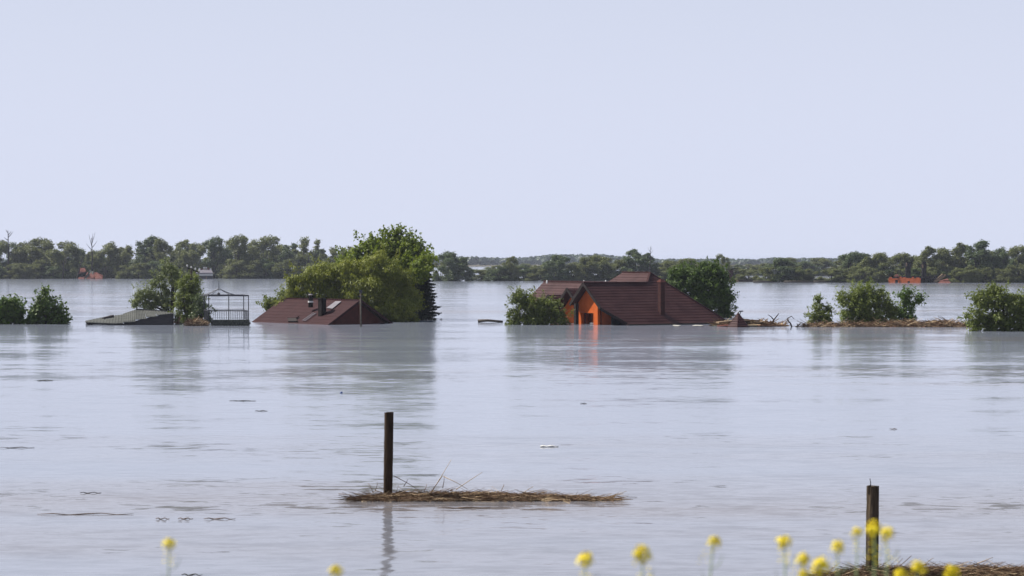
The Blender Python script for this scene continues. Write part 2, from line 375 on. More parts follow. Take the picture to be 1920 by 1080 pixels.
# ------------------------------------------------------------------ roofs
def roof_plane(mb, poly, course=0.22, lift=0.035, thick=0.09):
    """stepped tile courses over a flat sloping polygon, with an underside and edges"""
    poly = [Vector(p) for p in poly]
    n = Vector()
    for i in range(len(poly)):
        n += poly[i].cross(poly[(i + 1) % len(poly)])
    n.normalize()
    if n.z < 0: n = -n; poly.reverse()
    up = (Vector((0, 0, 1)) - n * n.z).normalized()
    o = poly[0]; tv = [(p - o).dot(up) for p in poly]
    t0 = min(tv); t1 = max(tv); step = course / max(0.2, math.hypot(up.x, up.y))
    def clip(pts, lim, keep_above):
        out = []
        for i in range(len(pts)):
            a, c = pts[i], pts[(i + 1) % len(pts)]
            da = (a - o).dot(up) - lim; dc = (c - o).dot(up) - lim
            if not keep_above: da, dc = -da, -dc
            if da >= 0: out.append(a)
            if (da >= 0) != (dc >= 0): out.append(a + (c - a) * (da / (da - dc)))
        return out
    t = t0
    while t < t1 - 1e-4:
        e = min(t + step, t1)
        band = clip(clip(poly, t + 1e-5, True), e, False)
        if len(band) >= 3:
            hi = [p + n * (lift * (1 - ((p - o).dot(up) - t) / step) + 0.002) for p in band]
            mb.add(hi, [tuple(range(len(hi)))])
            low = [(i, p) for i, p in enumerate(band) if (p - o).dot(up) - t < 2e-4]
            if len(low) >= 2:
                lp = [p for _, p in low]; lp.sort(key=lambda p: (p - o).dot(n.cross(up)))
                a, c = lp[0], lp[-1]
                mb.add([a - n * 0.01, c - n * 0.01, c + n * (lift + 0.002), a + n * (lift + 0.002)], [(0, 1, 2, 3)])
        t = e
    k = len(poly); low = [p - n * thick for p in poly]
    mb.add(poly + low, [tuple(range(2 * k - 1, k - 1, -1))] + [(i, i + k, (i + 1) % k + k, (i + 1) % k) for i in range(k)])
def raw_build(mb, name, mat, parent):
    me = bpy.data.meshes.new(name); me.from_pydata(mb.v, [], mb.f); me.update()
    return link(name, me, mat, parent)

# ================================================================== MAIN ORANGE HOUSE
PH = math.radians(31.5); TAN = 0.88
A = Vector((math.cos(PH), math.sin(PH), 0)); B = Vector((-math.sin(PH), math.cos(PH), 0)); Z = Vector((0, 0, 1))
G = onz(1250, 609)
nF = (Z - B * TAN).normalized()
def st(px, py):
    p = onplane(px, py, G, nF) - G; return p.dot(A), p.dot(B)
def hp(s, t, z=None): return G + A * s + B * t + Z * (t * TAN if z is None else z)
s0, t0 = st(1218.5, 511.5)
sg, tA = st(1094, 531)
sk, tk = st(1126, 577.5)
sl, tl = st(1176, 606.5)
zA = tA * TAN; zC = t0 * TAN
house = empty('house', G, 'orange-walled house with maroon tiled roofs, flooded to the eaves', 'house')
LOW = -0.5
def rp(name, polys, mat='tile', parent=house):
    mb = MB()
    for p in polys: roof_plane(mb, p, *((0.36, 0.008) if mat == 'tile2' else (0.22, 0.022)))
    return raw_build(mb, name, M[mat], parent)
LC = 3.5
tl0 = -0.35
front = rp('roof', [[hp(s0, t0), hp(s0 + t0 - tl0, tl0), hp(sl - 0.4, tl0), hp(sl, tl), hp(sk, tk), hp(sg, tA), hp(s0 - (t0 - tA), tA)]])
front['label'] = 'large dark maroon roof slope with horizontal tile courses'
e = 1.2
dC = (zC - e) / TAN
rp('roof', [[hp(s0, t0, zC), hp(s0, t0 + LC, zC), hp(s0 - dC, t0 + LC + dC, e), hp(s0 - dC, tA + 0.1, e), hp(s0 - (t0 - tA), tA + 0.02, zA + 0.02)]])
dR = zC / TAN + 0.3
rp('roof', [[hp(s0, t0, zC), hp(s0 + dR, t0 - dR, zC - dR * TAN), hp(s0 + dR, t0 + LC + dR, zC - dR * TAN), hp(s0, t0 + LC, zC)]])
rp('roof', [[hp(s0, t0 + LC, zC), hp(s0 + dR, t0 + LC + dR, zC - dR * TAN), hp(s0 - dR, t0 + LC + dR, zC - dR * TAN)]])
# wing A: rear slope and its gable overhang on the left
hA = 1.75
rp('roof', [[hp(sg, tA, zA), hp(s0 - 0.4, tA, zA), hp(s0 - 0.4, tA + hA, zA - hA * TAN), hp(sg, tA + hA, zA - hA * TAN)]])
# wing B: slope towards the sun with its ridge running away to the left
sB = sg + 3.0; LB = 10.0
rp('roof', [[hp(sB, tA, zA), hp(sB, tA + LB, zA), hp(sB - 2.3, tA + LB, zA - 2.3 * TAN), hp(sB - 2.3, tA + 5.0, zA - 2.3 * TAN), hp(sB - 1.3, tA + 4.0, zA - 1.3 * TAN), hp(sB - 1.3, tA, zA - 1.3 * TAN)],
            [hp(sB, tA, zA), hp(sB + 3.6, tA, zA - 3.6 * TAN), hp(sB + 3.6, tA + LB, zA - 3.6 * TAN), hp(sB, tA + LB, zA)]])
mb = MB(); mb.slab([hp(sB - 1.2, tA + 0.6, -0.8), hp(sB - 1.2, tA + 5.5, -0.8), hp(sB - 1.2, tA + 5.5, zA - 1.4 * TAN), hp(sB - 1.2, tA + 0.6, zA - 1.4 * TAN)], 0.2); mb.build('wall', M['orange'], house)
ridge_b = MB(); ridge_b.bar(hp(sB, tA + 0.3, zA + 0.05), hp(sB, tA + LB, zA + 0.05), 0.16, 0.10)
ridge_b.build('ridge_cap', M['tile'], house)
mb = MB(); mb.bar(hp(sg - 0.02, tA, zA + 0.04), hp(s0 - (t0 - tA), tA, zA + 0.04), 0.15, 0.09); mb.build('ridge_cap', M['tile'], house)
mb = MB(); mb.bar(hp(s0, t0 - 0.03, zC + 0.04), hp(s0, t0 + LC + 0.03, zC + 0.04), 0.15, 0.09); mb.build('ridge_cap', M['tile'], house)
mb = MB(); mb.bar(hp(s0, t0, zC + 0.04), hp(s0 + t0 - tl0, tl0, 0.04 + tl0 * TAN), 0.14, 0.08); mb.build('hip_cap', M['tile'], house)
mb = MB(); mb.bar(hp(s0, t0, zC + 0.04), hp(s0 - (t0 - tA) , tA, zA + 0.06), 0.14, 0.08); mb.build('hip_cap', M['tile'], house)
# two smaller gables further along wing B
def gable(ds, px, py, hw, wallw, wallmat='orange', hwr=None, wr_=None):
    hwr = hwr or hw; wr_ = wr_ or wallw
    s = sg + ds
    # locate t from the column
    t = tA
    for _ in range(30):
        p = hp(s, t, 0); D = p.y; X = (px - 960) / F * D
        t += (p.x - X) / (-B.x) if False else (X - p.x) / B.x
    D = hp(s, t, 0).y; z = at(px, py, D).z
    send = sB - (zA - z) / TAN
    lo = z - hw * TAN; sl_ = sB - (zA - lo) / TAN
    rp('roof', [[hp(s, t, z), hp(send, t, z), hp(sB - (zA - z + hwr * TAN) / TAN, t - hwr, z - hwr * TAN), hp(s, t - hwr, z - hwr * TAN)],
                [hp(s, t, z), hp(s, t + hw, lo), hp(sl_, t + hw, lo), hp(send, t, z)]])
    w = s + 0.9
    mbw = MB(); zt = z - 0.10; zr = z - wallw * TAN - 0.10; zrr = z - wr_ * TAN - 0.10
    mbw.slab([hp(w, t - wr_, -0.8), hp(w, t + wallw, -0.8), hp(w, t + wallw, zr), hp(w, t, zt), hp(w, t - wr_, zrr)], 0.2)
    mbw.build('wall', M[wallmat], house)
    for sg_ in (-1, 1):
        mb2 = MB()
        ww = wallw if sg_ > 0 else wr_; zz = zr if sg_ > 0 else zrr
        mb2.slab([hp(w + 0.19, t + sg_ * ww, -0.8), hp(w + 2.2, t + sg_ * ww, -0.8), hp(w + 2.2, t + sg_ * ww, zz), hp(w + 0.19, t + sg_ * ww, zz)], 0.15)
        mb2.build('wall', M[wallmat], house)
    mb3 = MB()
    for q in (-1, 1):
        hh_ = hw if q > 0 else hwr
        mb3.bar(hp(s - 0.03, t, z - 0.03), hp(s - 0.03, t + q * hh_, z - hh_ * TAN - 0.03), 0.05, 0.2)
    mb3.build('barge_board', M['soffit'], house)
    return s, t, z
g2 = gable(0.6, 1063.8, 540.8, 2.3, 1.9, hwr=1.75, wr_=1.45)
g3 = gable(0.7, 1028.5, 553, 1.15, 0.9)
# gable 1 wall with the window opening
OV = 0.75
w = sg + OV
def t_at(px, s):
    t = 0.0
    for _ in range(30):
        p = hp(s, t, 0); t += ((px - 960) / F * p.y - p.x) / B.x
    return t
tr_, tle = t_at(1125.5, w), t_at(1084.5, w)
wl, wr = t_at(1094.5, w), t_at(1117.5, w)
D1 = hp(w, tr_, 0).y
ztop = at(1106, 587.5, D1).z
def roofz(t): return zA - abs(t - tA) * TAN - 0.11
mb = MB()
mb.slab([hp(w, tr_, -0.8), hp(w, wr, -0.8), hp(w, wr, roofz(wr)), hp(w, tr_, roofz(tr_))], 0.22)
mb.slab([hp(w, wr, ztop), hp(w, wl, ztop), hp(w, wl, roofz(wl)), hp(w, tA, roofz(tA)), hp(w, wr, roofz(wr))] if wr < tA < wl else
        [hp(w, wr, ztop), hp(w, wl, ztop), hp(w, wl, roofz(wl)), hp(w, wr, roofz(wr))], 0.22)
mb.slab([hp(w, wl, -0.8), hp(w, tle, -0.8), hp(w, tle, roofz(tle)), hp(w, wl, roofz(wl))], 0.22)
mb.build('wall', M['orange'], house)
mb = MB(); mb.slab([hp(w + 0.21, tr_, -0.8), hp(w + 3.4, tr_, -0.8), hp(w + 3.4, tr_, roofz(tr_)), hp(w + 0.21, tr_, roofz(tr_))], 0.2)
mb.build('wall', M['orange'], house); mb = MB(); mb.slab([hp(w + 0.21, tle, -0.8), hp(w + 3.4, tle, -0.8), hp(w + 3.4, tle, roofz(tle)), hp(w + 0.21, tle, roofz(tle))], 0.2)
mb.build('wall', M['orange'], house)
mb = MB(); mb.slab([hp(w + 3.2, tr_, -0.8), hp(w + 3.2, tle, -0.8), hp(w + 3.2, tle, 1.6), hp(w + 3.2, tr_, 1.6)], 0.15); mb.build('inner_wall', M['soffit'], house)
win = MB()
for tt in (wl - 0.03, wr + 0.03, (wl + wr) / 2): win.bar(hp(w + 0.1, tt, -0.6), hp(w + 0.1, tt, ztop), 0.06)
win.bar(hp(w + 0.1, wl, ztop - 0.03), hp(w + 0.1, wr, ztop - 0.03), 0.06)
win.build('window_frame', M['soffit'], house)
for i in range(5): mb = MB(); mb.box(hp(w - 0.05 + 0.1 * i, (wl + wr) / 2 + 0.2 * i - 0.4, 0.07), (0.2, 0.12, 0.1)); mb.build('jammed_litter', M['white'], house)
mb = MB(); tq = t_at(1080.5, sg + 0.15); mb.box(hp(sg + 0.15, tq, 0.35), (0.26, 0.26, 2.3), (A, B, Z)); mb.build('shade_column', M['soffit'], house)  # dark column added to stand in for deep shade left of the gable wall
# rake boards of gable 1
mb = MB()
mb.bar(hp(sg - 0.03, tA, zA - 0.04), hp(sg - 0.03, tA + hA, zA - hA * TAN - 0.04), 0.05, 0.24)
mb.build('barge_board', M['soffit'], house)
mb = MB(); mb.bar(hp(sg - 0.03, tA, zA - 0.04), hp(sk - 0.03, tk, tk * TAN - 0.04), 0.05, 0.2)
mb.bar(hp(sk - 0.02, tk, tk * TAN - 0.06), hp(sl, tl, tl * TAN - 0.06), 0.05, 0.2); mb.build('barge_board', M['soffit'], house)
# glazed veranda behind the cut-back corner
ver = MB()
va, vb_ = st(1130, 606), st(1168, 606)
p0 = hp(w + 0.9, tr_ - 0.1, 0); p1 = hp(w + 3.2, tr_ - 0.1, 0)
ver.slab([p0 - Z * 0.6, p1 - Z * 0.6, p1 + Z * 0.75, p0 + Z * 0.75], 0.03); glass = ver.build('window', M['glass'], house)
fr = MB()
for k in range(4):
    q = p0 + (p1 - p0) * (k / 3) - B * 0.03
    fr.bar(q - Z * 0.5, q + Z * 0.75, 0.07)
fr.bar(p0 - B * 0.03 + Z * 0.38, p1 - B * 0.03 + Z * 0.38, 0.06)
fr.build('window_frame', M['greywall'], glass)
# gutter
mb = MB(); mb.tube([hp(sl - 0.1, tl - 0.22, 0.03), hp(s0 + t0 + 0.1, -0.12, 0.03)], [0.07, 0.07], 8); mb.build('gutter', M['soffit'], house)
# chimney on the large slope
cs, ct = st(1240, 587)
cb = hp(cs, ct)
ch_t = at(1240, 529, cb.y).z
mb = MB(); mb.box((cb.x, cb.y + 0.02, (cb.z - 0.3 + ch_t) / 2), (0.36, 0.36, ch_t - cb.z + 0.3), (A, B, Z))
chim = mb.build('chimney', M['brick'], house)
mb = MB(); mb.box((cb.x, cb.y + 0.02, ch_t + 0.05), (0.46, 0.46, 0.11), (A, B, Z)); mb.box((cb.x, cb.y + 0.02, ch_t + 0.15), (0.3, 0.3, 0.1), (A, B, Z))
mb.build('chimney_cap', M['redtile'], chim)
# fittings on the lit ridge
for px in (1025.6, 1095, 1136):
    p = at(px, 527.5, 158); mb = MB(); mb.tube([p - Z * 0.15, p, p + Z * 0.1], [0.07, 0.07, 0.03], 8); mb.build('ridge_vent', M['white'], house)

# ================================================================== SMALL MAROON-ROOFED HOUSE, LEFT
PL = math.radians(48.6); TL = 0.60
A2 = Vector((math.cos(PL), -math.sin(PL), 0)); B2 = Vector((math.sin(PL), math.cos(PL), 0))     # slope rises along B2
G2 = onz(560, 607)
nL = (Z - B2 * TL).normalized()
def st2(px, py):
    p = onplane(px, py, G2, nL) - G2; return p.dot(A2), p.dot(B2)
def hq(s, t, z=None): return G2 + A2 * s + B2 * t + Z * (t * TL if z is None else z)
sp, tp = st2(676, 563)
slf, _ = st2(529, 561)
zr2 = tp * TL
house2 = empty('house', G2, 'low maroon gabled roof of a drowned house below the golden willow', 'house')
lo2 = -0.3 / TL
o = rp('roof', [[hq(sp, tp), hq(slf, tp), hq(slf, lo2), hq(sp, lo2)]], 'tile2', house2)
rp('roof', [[hq(sp, tp, zr2), hq(sp, 2 * tp - lo2, -0.3), hq(slf, 2 * tp - lo2, -0.3), hq(slf, tp, zr2)]], 'tile2', house2)
mb = MB(); mb.bar(hq(sp + 0.02, tp, zr2 + 0.03), hq(slf - 0.02, tp, zr2 + 0.03), 0.15, 0.08); mb.build('ridge_cap', M['tile2'], house2)
for ss in (sp - 0.45, slf + 0.3):
    mb = MB(); mb.slab([hq(ss, 0, -0.8), hq(ss, 2 * tp, -0.8), hq(ss, 2 * tp - 0.1, -0.06), hq(ss, tp, zr2 - 0.12), hq(ss, 0.1, -0.06)], 0.18)
    mb.build('gable_wall', M['redwall'], house2)
for q in (0, 1):
    mb = MB(); mb.bar(hq(sp + 0.03, tp, zr2 - 0.02), hq(sp + 0.03, lo2 if q == 0 else 2 * tp - lo2, -0.32), 0.05, 0.16)
    mb.build('barge_board', M['tile2'], house2)
c2s, c2t = st2(604, 590); cb2 = hq(c2s, c2t); zt2 = at(604, 559, cb2.y).z
mb = MB(); mb.box((cb2.x, cb2.y, (cb2.z - 0.4 + zt2) / 2), (0.42, 0.42, zt2 - cb2.z + 0.4), (A2, B2, Z)); mb.box((cb2.x, cb2.y, zt2 - 0.06), (0.48, 0.48, 0.07), (A2, B2, Z))
mb.build('chimney', M['soot'], house2)
p = at(582.5, 566, hq(c2s, tp).y + 0.4)
mb = MB(); mb.tube([p - Z * 0.4, p + Z * 0.1], [0.19, 0.16], 10); mb.tube([p + Z * 0.1, p + Z * 0.48], [0.17, 0.17], 10); v = mb.build('vent_pipe', M['soot'], house2)
mb = MB(); mb.tube([p - Z * 0.05, p + Z * 0.07], [0.21, 0.20], 10); mb.build('vent_collar', M['white'], v)
mb = MB(); mb.tube([p + Z * 0.5, p + Z * 0.58], [0.21, 0.1], 10); mb.build('vent_cap', M['tin'], v)
def patch2(pix, off=0.07):
    return [hq(*st2(*q)) + nL * off for q in pix]
mb = MB(); mb.slab(patch2([(613, 579), (630, 566.5), (641, 566.5), (624, 580.5)]), 0.02); mb.build('flashing_sheet', M['tin'], house2)
# roof ladder
lad = MB(); q0, q1 = patch2([(573, 604), (594, 589)], 0.1)
lad.bar(q0, q1, 0.05); d_ = (q1 - q0).normalized(); sd = nL.cross(d_)
lad.bar(q0 + sd * 0.35, q1 + sd * 0.35, 0.05)
for k in range(7): c = q0 + (q1 - q0) * ((k + 0.5) / 7); lad.bar(c, c + sd * 0.35, 0.035)
lad.build('roof_ladder', M['tin'], house2)
# small low dormer opening
q = patch2([(541, 604.5), (559, 604.5), (556, 598), (541, 598)], 0.12)
mb = MB(); mb.slab(q, 0.1); mb.build('hatch', M['soffit'], house2)
mb = MB(); k_ = patch2([(540, 598.5), (557, 598.5), (562, 595), (546, 595)], 0.14); mb.slab(k_, 0.05); mb.build('hatch_cover', M['tile2'], house2)

# pole in front of the gable
pb = onz(677, 612.5)
pole = empty('utility_pole', pb, 'slim pole standing in front of the small house gable', 'pole')
mb = MB(); tp_ = at(676, 547, pb.y)
mb.tube([pb - Z * 1, tp_], [0.075, 0.06], 8); mb.build('shaft', M['deadwood'], pole, smooth=True)
mb = MB(); mb.box(tp_ + Z * 0.02, (0.2, 0.12, 0.22)); mb.build('lamp_box', M['iron'], pole); mb = MB(); mb.box(tp_ - Z * 0.3, (0.28, 0.08, 0.08)); mb.build('bracket', M['iron'], pole)

# ================================================================== GREY COLLAPSED ROOF
Dg = dist(609.5)
shed = empty('collapsed_shed', onz(240, 609), 'grey collapsed shed roof of stepped fibre-cement sheets, half afloat', 'shed')
def z4(x, y): return 150 + x / 5.818, 470 + y / 5.818
sheets = [((845, 699), (1008, 684), (800, 655), (1004, 672)), ((725, 724), (845, 717), (700, 648), (800, 655)), ((605, 750), (725, 745), (610, 643), (700, 648)),
          ((468, 780), (605, 774), (470, 690), (610, 643)), ((270, 795), (468, 788), (290, 716), (470, 690)), ((64, 782), (270, 795), (58, 764), (290, 716))]
for (fa, fb, ba, bb) in sheets:
    a0, b0 = at(*z4(*fa), Dg), at(*z4(*fb), Dg); a1, b1 = at(*z4(*ba), Dg + 5.5), at(*z4(*bb), Dg + 5.5)
    mb = MB(); nu, nv = 24, 6
    nrm = (b0 - a0).cross(a1 - a0).normalized()
    for layer in (0, 1):
        for j in range(nv + 1):
            for i in range(nu + 1):
                u, v_ = i / nu, j / nv
                p = (a0 * (1 - u) + b0 * u) * (1 - v_) + (a1 * (1 - u) + b1 * u) * v_
                mb.v.append(tuple(p + nrm * (0.014 * math.sin(u * math.pi * 12) + 0.02 * math.sin(v_ * 5 + fa[0]) - 0.05 * layer)))
    W_ = nu + 1; S_ = W_ * (nv + 1)
    for j in range(nv):
        for i in range(nu):
            a_ = j * W_ + i; mb.f.append((a_, a_ + 1, a_ + W_ + 1, a_ + W_)); mb.f.append((a_ + S_, a_ + W_ + S_, a_ + W_ + 1 + S_, a_ + 1 + S_))
    for i in range(nu): mb.f.append((i, i + S_, i + 1 + S_, i + 1))
    for j in range(nv):
        mb.f.append((j * W_, (j + 1) * W_, (j + 1) * W_ + S_, j * W_ + S_)); e_ = j * W_ + nu; mb.f.append((e_, e_ + S_, e_ + W_ + S_, e_ + W_))
    mb.build('roof_sheet', M['asbestos'], shed)
mb = MB()
lowl = [at(*z4(x, y), Dg + 0.25) for x, y in ((478, 774), (604, 764), (724, 736), (844, 707), (1000, 684))]
bot = [Vector((q.x, q.y, -0.4)) for q in reversed(lowl)]
mb.slab(lowl + bot, -0.12); mb.build('wall', M['greywall'], shed)
mb = MB(); mb.slab([at(*z4(1000, 688), Dg + 0.4), at(*z4(1004, 676), Dg + 5.2), Vector((at(*z4(1004, 676), Dg + 5.2).x, Dg + 5.2, -0.4)), Vector((at(*z4(1000, 688), Dg + .4).x, Dg + 0.4, -0.4))], 0.1)
mb.build('wall', M['greywall'], shed)
mb = MB(); mb.bar(at(*z4(610, 643), Dg + 5.4) + Z * 0.05, at(*z4(1004, 672), Dg + 5.4) + Z * 0.05, 0.2, 0.07); mb.build('ridge_sheet', M['asbestos'], shed)
mb = MB(); mb.bar(at(*z4(250, 740), Dg + 3.8), at(*z4(360, 712), Dg + 4.2), 0.4, 0.16); mb.build('loose_sheet', M['greywall'], shed)
mb = MB(); mb.bar(at(*z4(70, 792), Dg + 0.1), at(*z4(480, 806), Dg + 0.1), 0.1, 0.14); mb.build('eaves_beam', M['soffit'], shed)

# ================================================================== GAZEBO FRAME
Dz = dist(610.5)
gz = empty('gazebo', onz(425, 610.5), 'dark iron gazebo frame with railing on a low stone base', 'gazebo')
posts = [(391.5, 0), (429, 0), (466, 0), (383, 3.0), (457, 3.0)]
zr_ = at(420, 554.5, Dz).z; zrail = at(420, 583, Dz).z; zb = at(420, 599, Dz).z
for px, dd in posts:
    p = at(px, 600, Dz + dd); mb = MB(); mb.tube([(p.x, p.y, -0.5), (p.x, p.y, zr_)], [0.034, 0.034], 6); mb.build('post', M['iron'], gz)
def gp(px, dd, z): p = at(px, 600, Dz + dd); return Vector((p.x, p.y, z))
cor = [(391.5, 0), (466, 0), (457, 3.0), (383, 3.0)]
mb = MB()
for i in range(4): mb.bar(gp(*cor[i], zr_), gp(*cor[(i + 1) % 4], zr_), 0.07, 0.09)
mb.build('ring_beam', M['iron'], gz)
for i in range(4):
    a_, b_ = cor[i], cor[(i + 1) % 4]
    mb = MB(); mb.bar(gp(*a_, zrail), gp(*b_, zrail), 0.05); rail = mb.build('rail', M['iron'], gz)
    mb = MB(); n_ = 18 if i % 2 == 0 else 14
    for k in range(1, n_):
        q = gp(*a_, 0) * (1 - k / n_) + gp(*b_, 0) * (k / n_)
        mb.tube([q + Z * (zb - 0.05), q + Z * zrail], [0.009, 0.009], 4)
    mb.build('balusters', M['iron'], rail)
apex = at(410.4, 541, Dz + 1.5)
for px, dd in ((377, 1.5), (391.5, 0), (447, 1.5), (437, 0.2), (385, 3.0), (440, 3.0)):
    f_ = gp(px, dd, zr_); mb = MB(); pts = []
    for k in range(9):
        t = k / 8; q = f_ * (1 - t) + apex * t; q.z = zr_ + (apex.z - zr_) * (t ** 1.5 * 0.75 + 0.25 * t); pts.append(q)
    mb.tube(pts, [0.018] * 9, 5); mb.build('roof_rib', M['iron'], gz)
mb = MB(); mb.tube([apex - Z * 0.1, apex, at(410.4, 526, Dz + 1.5)], [0.05, 0.03, 0.012], 6); mb.build('finial', M['iron'], gz)
mb = MB(); q = at(410, 552, Dz + 0.6)
mb.tube([q + Z * 0.14, q + Z * 0.1, q, q - Z * 0.08], [0.02, 0.09, 0.12, 0.03], 8); mb.tube([q + Z * 0.12, apex], [0.012, 0.012], 5); mb.build('lantern', M['iron'], gz)
bl = gp(396, -0.02, 0); br = gp(467.2, -0.02, 0); nst = 13
for r_ in range(3):
    for k in range(nst):
        x0 = bl.x + (br.x - bl.x) * (k + 0.5 * (r_ % 2)) / nst; wd = (br.x - bl.x) / nst
        if x0 + wd > br.x + 0.12: continue
        hh = (zb + 0.1) / 3
        mb = MB(); mb.box((x0 + wd / 2, bl.y + random.uniform(-0.03, 0.03), -0.1 + hh * (r_ + 0.5)), (wd - 0.03, 0.3, hh - 0.025)); mb.build('stone', M['stone'], gz)
mb = MB(); mb.box(((bl.x + br.x) / 2, bl.y + 0.2, zb / 2 - 0.1), (br.x - bl.x - 0.02, 0.3, zb + 0.12)); mb.build('base_wall', M['greywall'], gz)

# pole with crossarm in front of the left willow
pb = onz(358.5, 606); pole = empty('power_pole', pb, 'dark power pole with crossarm and pale insulators beside the gazebo', 'pole')
mb = MB(); tp_ = at(358.5, 503, pb.y); mb.tube([pb - Z, tp_], [0.12, 0.09], 8); mb.build('shaft', M['bark'], pole, smooth=True)
c0, c1 = at(351, 500, pb.y), at(374, 509, pb.y); mb = MB(); mb.bar(c0 - Z * 0.08, c1 - Z * 0.08, 0.08); mb.build('crossarm', M['bark'], pole)
for k in range(4):
    q = c0 + (c1 - c0) * (k / 3); mb = MB(); mb.tube([q - Z * 0.03, q + Z * 0.06, q + Z * 0.1, q + Z * 0.17], [0.03, 0.07, 0.05, 0.02], 8); mb.build('insulator', M['white'], pole)
mb = MB(); mb.tube([at(330, 554, pb.y), at(345, 554.6, pb.y), at(383, 554.5, pb.y)], [0.014] * 3, 4); mb.build('wire', M['iron'], pole)

# ================================================================== TREES OF THE NEAR BELT
tree('golden_willow', 668, 161, [(562, 540, 34, 34), (600, 522, 44, 34), (650, 512, 46, 32), (705, 505, 48, 34), (742, 528, 42, 48, 1), (765, 560, 28, 42, 1), (690, 558, 55, 42, -1), (625, 560, 50, 34), (578, 572, 40, 24), (745, 582, 44, 26, -1), (715, 585, 40, 24, -1), (540, 572, 24, 18), (672, 540, 34, 34, -0.5), (655, 535, 30, 26)],
     'gold', 0.20, 6.5, 'broad golden-green willow behind the small maroon roof', aspect=0.32, droop=0.55, tr=0.2, sub=(0.2, 0.36))
tree('maple_tree', 730, 168, [(735, 500, 62, 58), (740, 458, 28, 26), (742, 440, 16, 16), (690, 478, 40, 32), (662, 490, 30, 24), (708, 470, 34, 28), (778, 486, 32, 36), (796, 500, 20, 32, -5), (782, 512, 24, 28, -6), (806, 492, 12, 18, -5), (742, 555, 60, 45), (755, 465, 40, 28), (710, 462, 26, 20)],
     'maple', 0.26, 6.0, 'tallest tree in view, bright green maple crown above the willow', aspect=0.62, tr=0.25,
     shoots=[(722, 445, 420, 3), (731, 440, 428, 3), (746, 438, 419, 3), (757, 442, 424, 3), (770, 452, 438, 3), (702, 458, 444, 3), (688, 464, 452, 3), (795, 478, 462, 3), (806, 490, 474, 3), (783, 462, 452, 3), (672, 480, 468, 3), (649, 486, 477, 3), (811, 505, 488, 3), (716, 450, 432, 3), (738, 436, 424, 2.5), (764, 446, 430, 3), (789, 470, 455, 3), (800, 484, 466, 3), (694, 466, 456, 3), (680, 472, 461, 3), (658, 486, 473, 3), (640, 496, 488, 3), (815, 520, 505, 3)], sub=(0.15, 0.28))
# spruce on the right of the maple
def spruce():
    D = 165.0; b = onz(790, 488 + F * H / D); b.z = 0
    root = empty('spruce_tree', b, 'near-black spruce with drooping tiers at the right of the maple', 'tree')
    P, Nn, S, T = [], [], [], []
    k = D / F; top = at(790, 488, D).z; mb = MB()
    mb.tube([(b.x, b.y, -1), (b.x, b.y, top)], [0.16, 0.02], 8)
    z = 0.05
    while z < top - 0.2:
        R = 37 * k * (1 - z / top) ** 0.4 * random.uniform(0.85, 1.12)
        nb = 17
        for i in range(nb):
            a_ = 2 * math.pi * (i + random.random() * 0.7) / nb; r1 = R * random.uniform(0.55, 1.12)
            m = int(90 + 90 * r1)
            t = rng.uniform(0.1, 1, m) ** 0.75
            d = np.array([math.cos(a_), math.sin(a_)])
            spread = (1 - t) * 0.28 + 0.03
            px_ = b.x + d[0] * r1 * t - d[1] * rng.normal(size=m) * spread
            py_ = b.y + d[1] * r1 * t + d[0] * rng.normal(size=m) * spread
            pz = z + 0.3 - 0.34 * t * r1 + 0.16 * t ** 4 * r1 - np.abs(rng.normal(size=m)) * 0.14 * (1.25 - t)
            P.append(np.stack([px_, py_, pz], 1)); nn = rng.normal(size=(m, 3)) * 0.5 + np.array([0, 0, 1.0]); Nn.append(nn / np.linalg.norm(nn, axis=1, keepdims=True))
            S.append(rng.uniform(0.1, 0.2, m)); T.append(rng.uniform(0, 1, m))
            mb.tube([(b.x, b.y, z + 0.3), (b.x + d[0] * r1 * .95, b.y + d[1] * r1 * .95, z + 0.3 - .2 * r1)], [0.03, 0.008], 4)
        z += 0.24
    P = np.concatenate(P); k_ = P[:, 2] > 0.02
    link('crown', leaves_mesh('crown', P[k_], np.concatenate(Nn)[k_], np.concatenate(S)[k_], 0.35, np.concatenate(T)[k_], M['spruce']), None, root)
    mb.build('trunk', M['bark'], root)
spruce()
tree('shrub', 500, 164, [(512, 566, 20, 10), (534, 556, 18, 14), (500, 573, 16, 9), (520, 578, 20, 10)], 'shrub', 0.2, 3.2, 'small light green shrub at the left end of the small maroon roof', 'shrub')
tree('shrub', 15, 154, [(10, 580, 30, 26), (-20, 585, 26, 26), (32, 588, 20, 20), (20, 570, 16, 14)], 'darkshrub', 0.26, 5, 'dark green bush cut by the left picture edge', 'shrub', aspect=0.6)
tree('shrub', 85, 154, [(82, 565, 20, 16), (72, 585, 22, 22), (96, 580, 22, 22), (85, 548, 8, 9), (110, 592, 14, 14), (120, 600, 12, 7), (60, 596, 18, 12)], 'darkshrub', 0.26, 4.2, 'dark green pointed bush, second from the left picture edge', 'shrub', aspect=0.6, shoots=[(83, 552, 538, 3), (104, 570, 556, 3)])
tree('willow_tree', 322, 158, [(318, 505, 20, 14), (330, 528, 20, 22), (298, 530, 18, 18), (270, 552, 22, 18), (256, 568, 14, 14), (290, 562, 14, 20), (312, 560, 14, 26), (280, 575, 18, 14)], 'grey', 0.19, 3.6,
     'airy pale green tree rising behind the grey collapsed roof', skirt=False, fill=1.3, aspect=0.4, droop=0.3, tr=0.13, sub=(0.24, 0.42))
tree('willow_tree', 350, 156, [(350, 535, 16, 26), (342, 560, 18, 30), (360, 560, 16, 36), (345, 588, 22, 18), (366, 530, 9, 20)], 'shrub', 0.18, 4.2,
     'dense green tree wrapped round the power pole left of the gazebo', aspect=0.4, droop=0.35, tr=0.12)
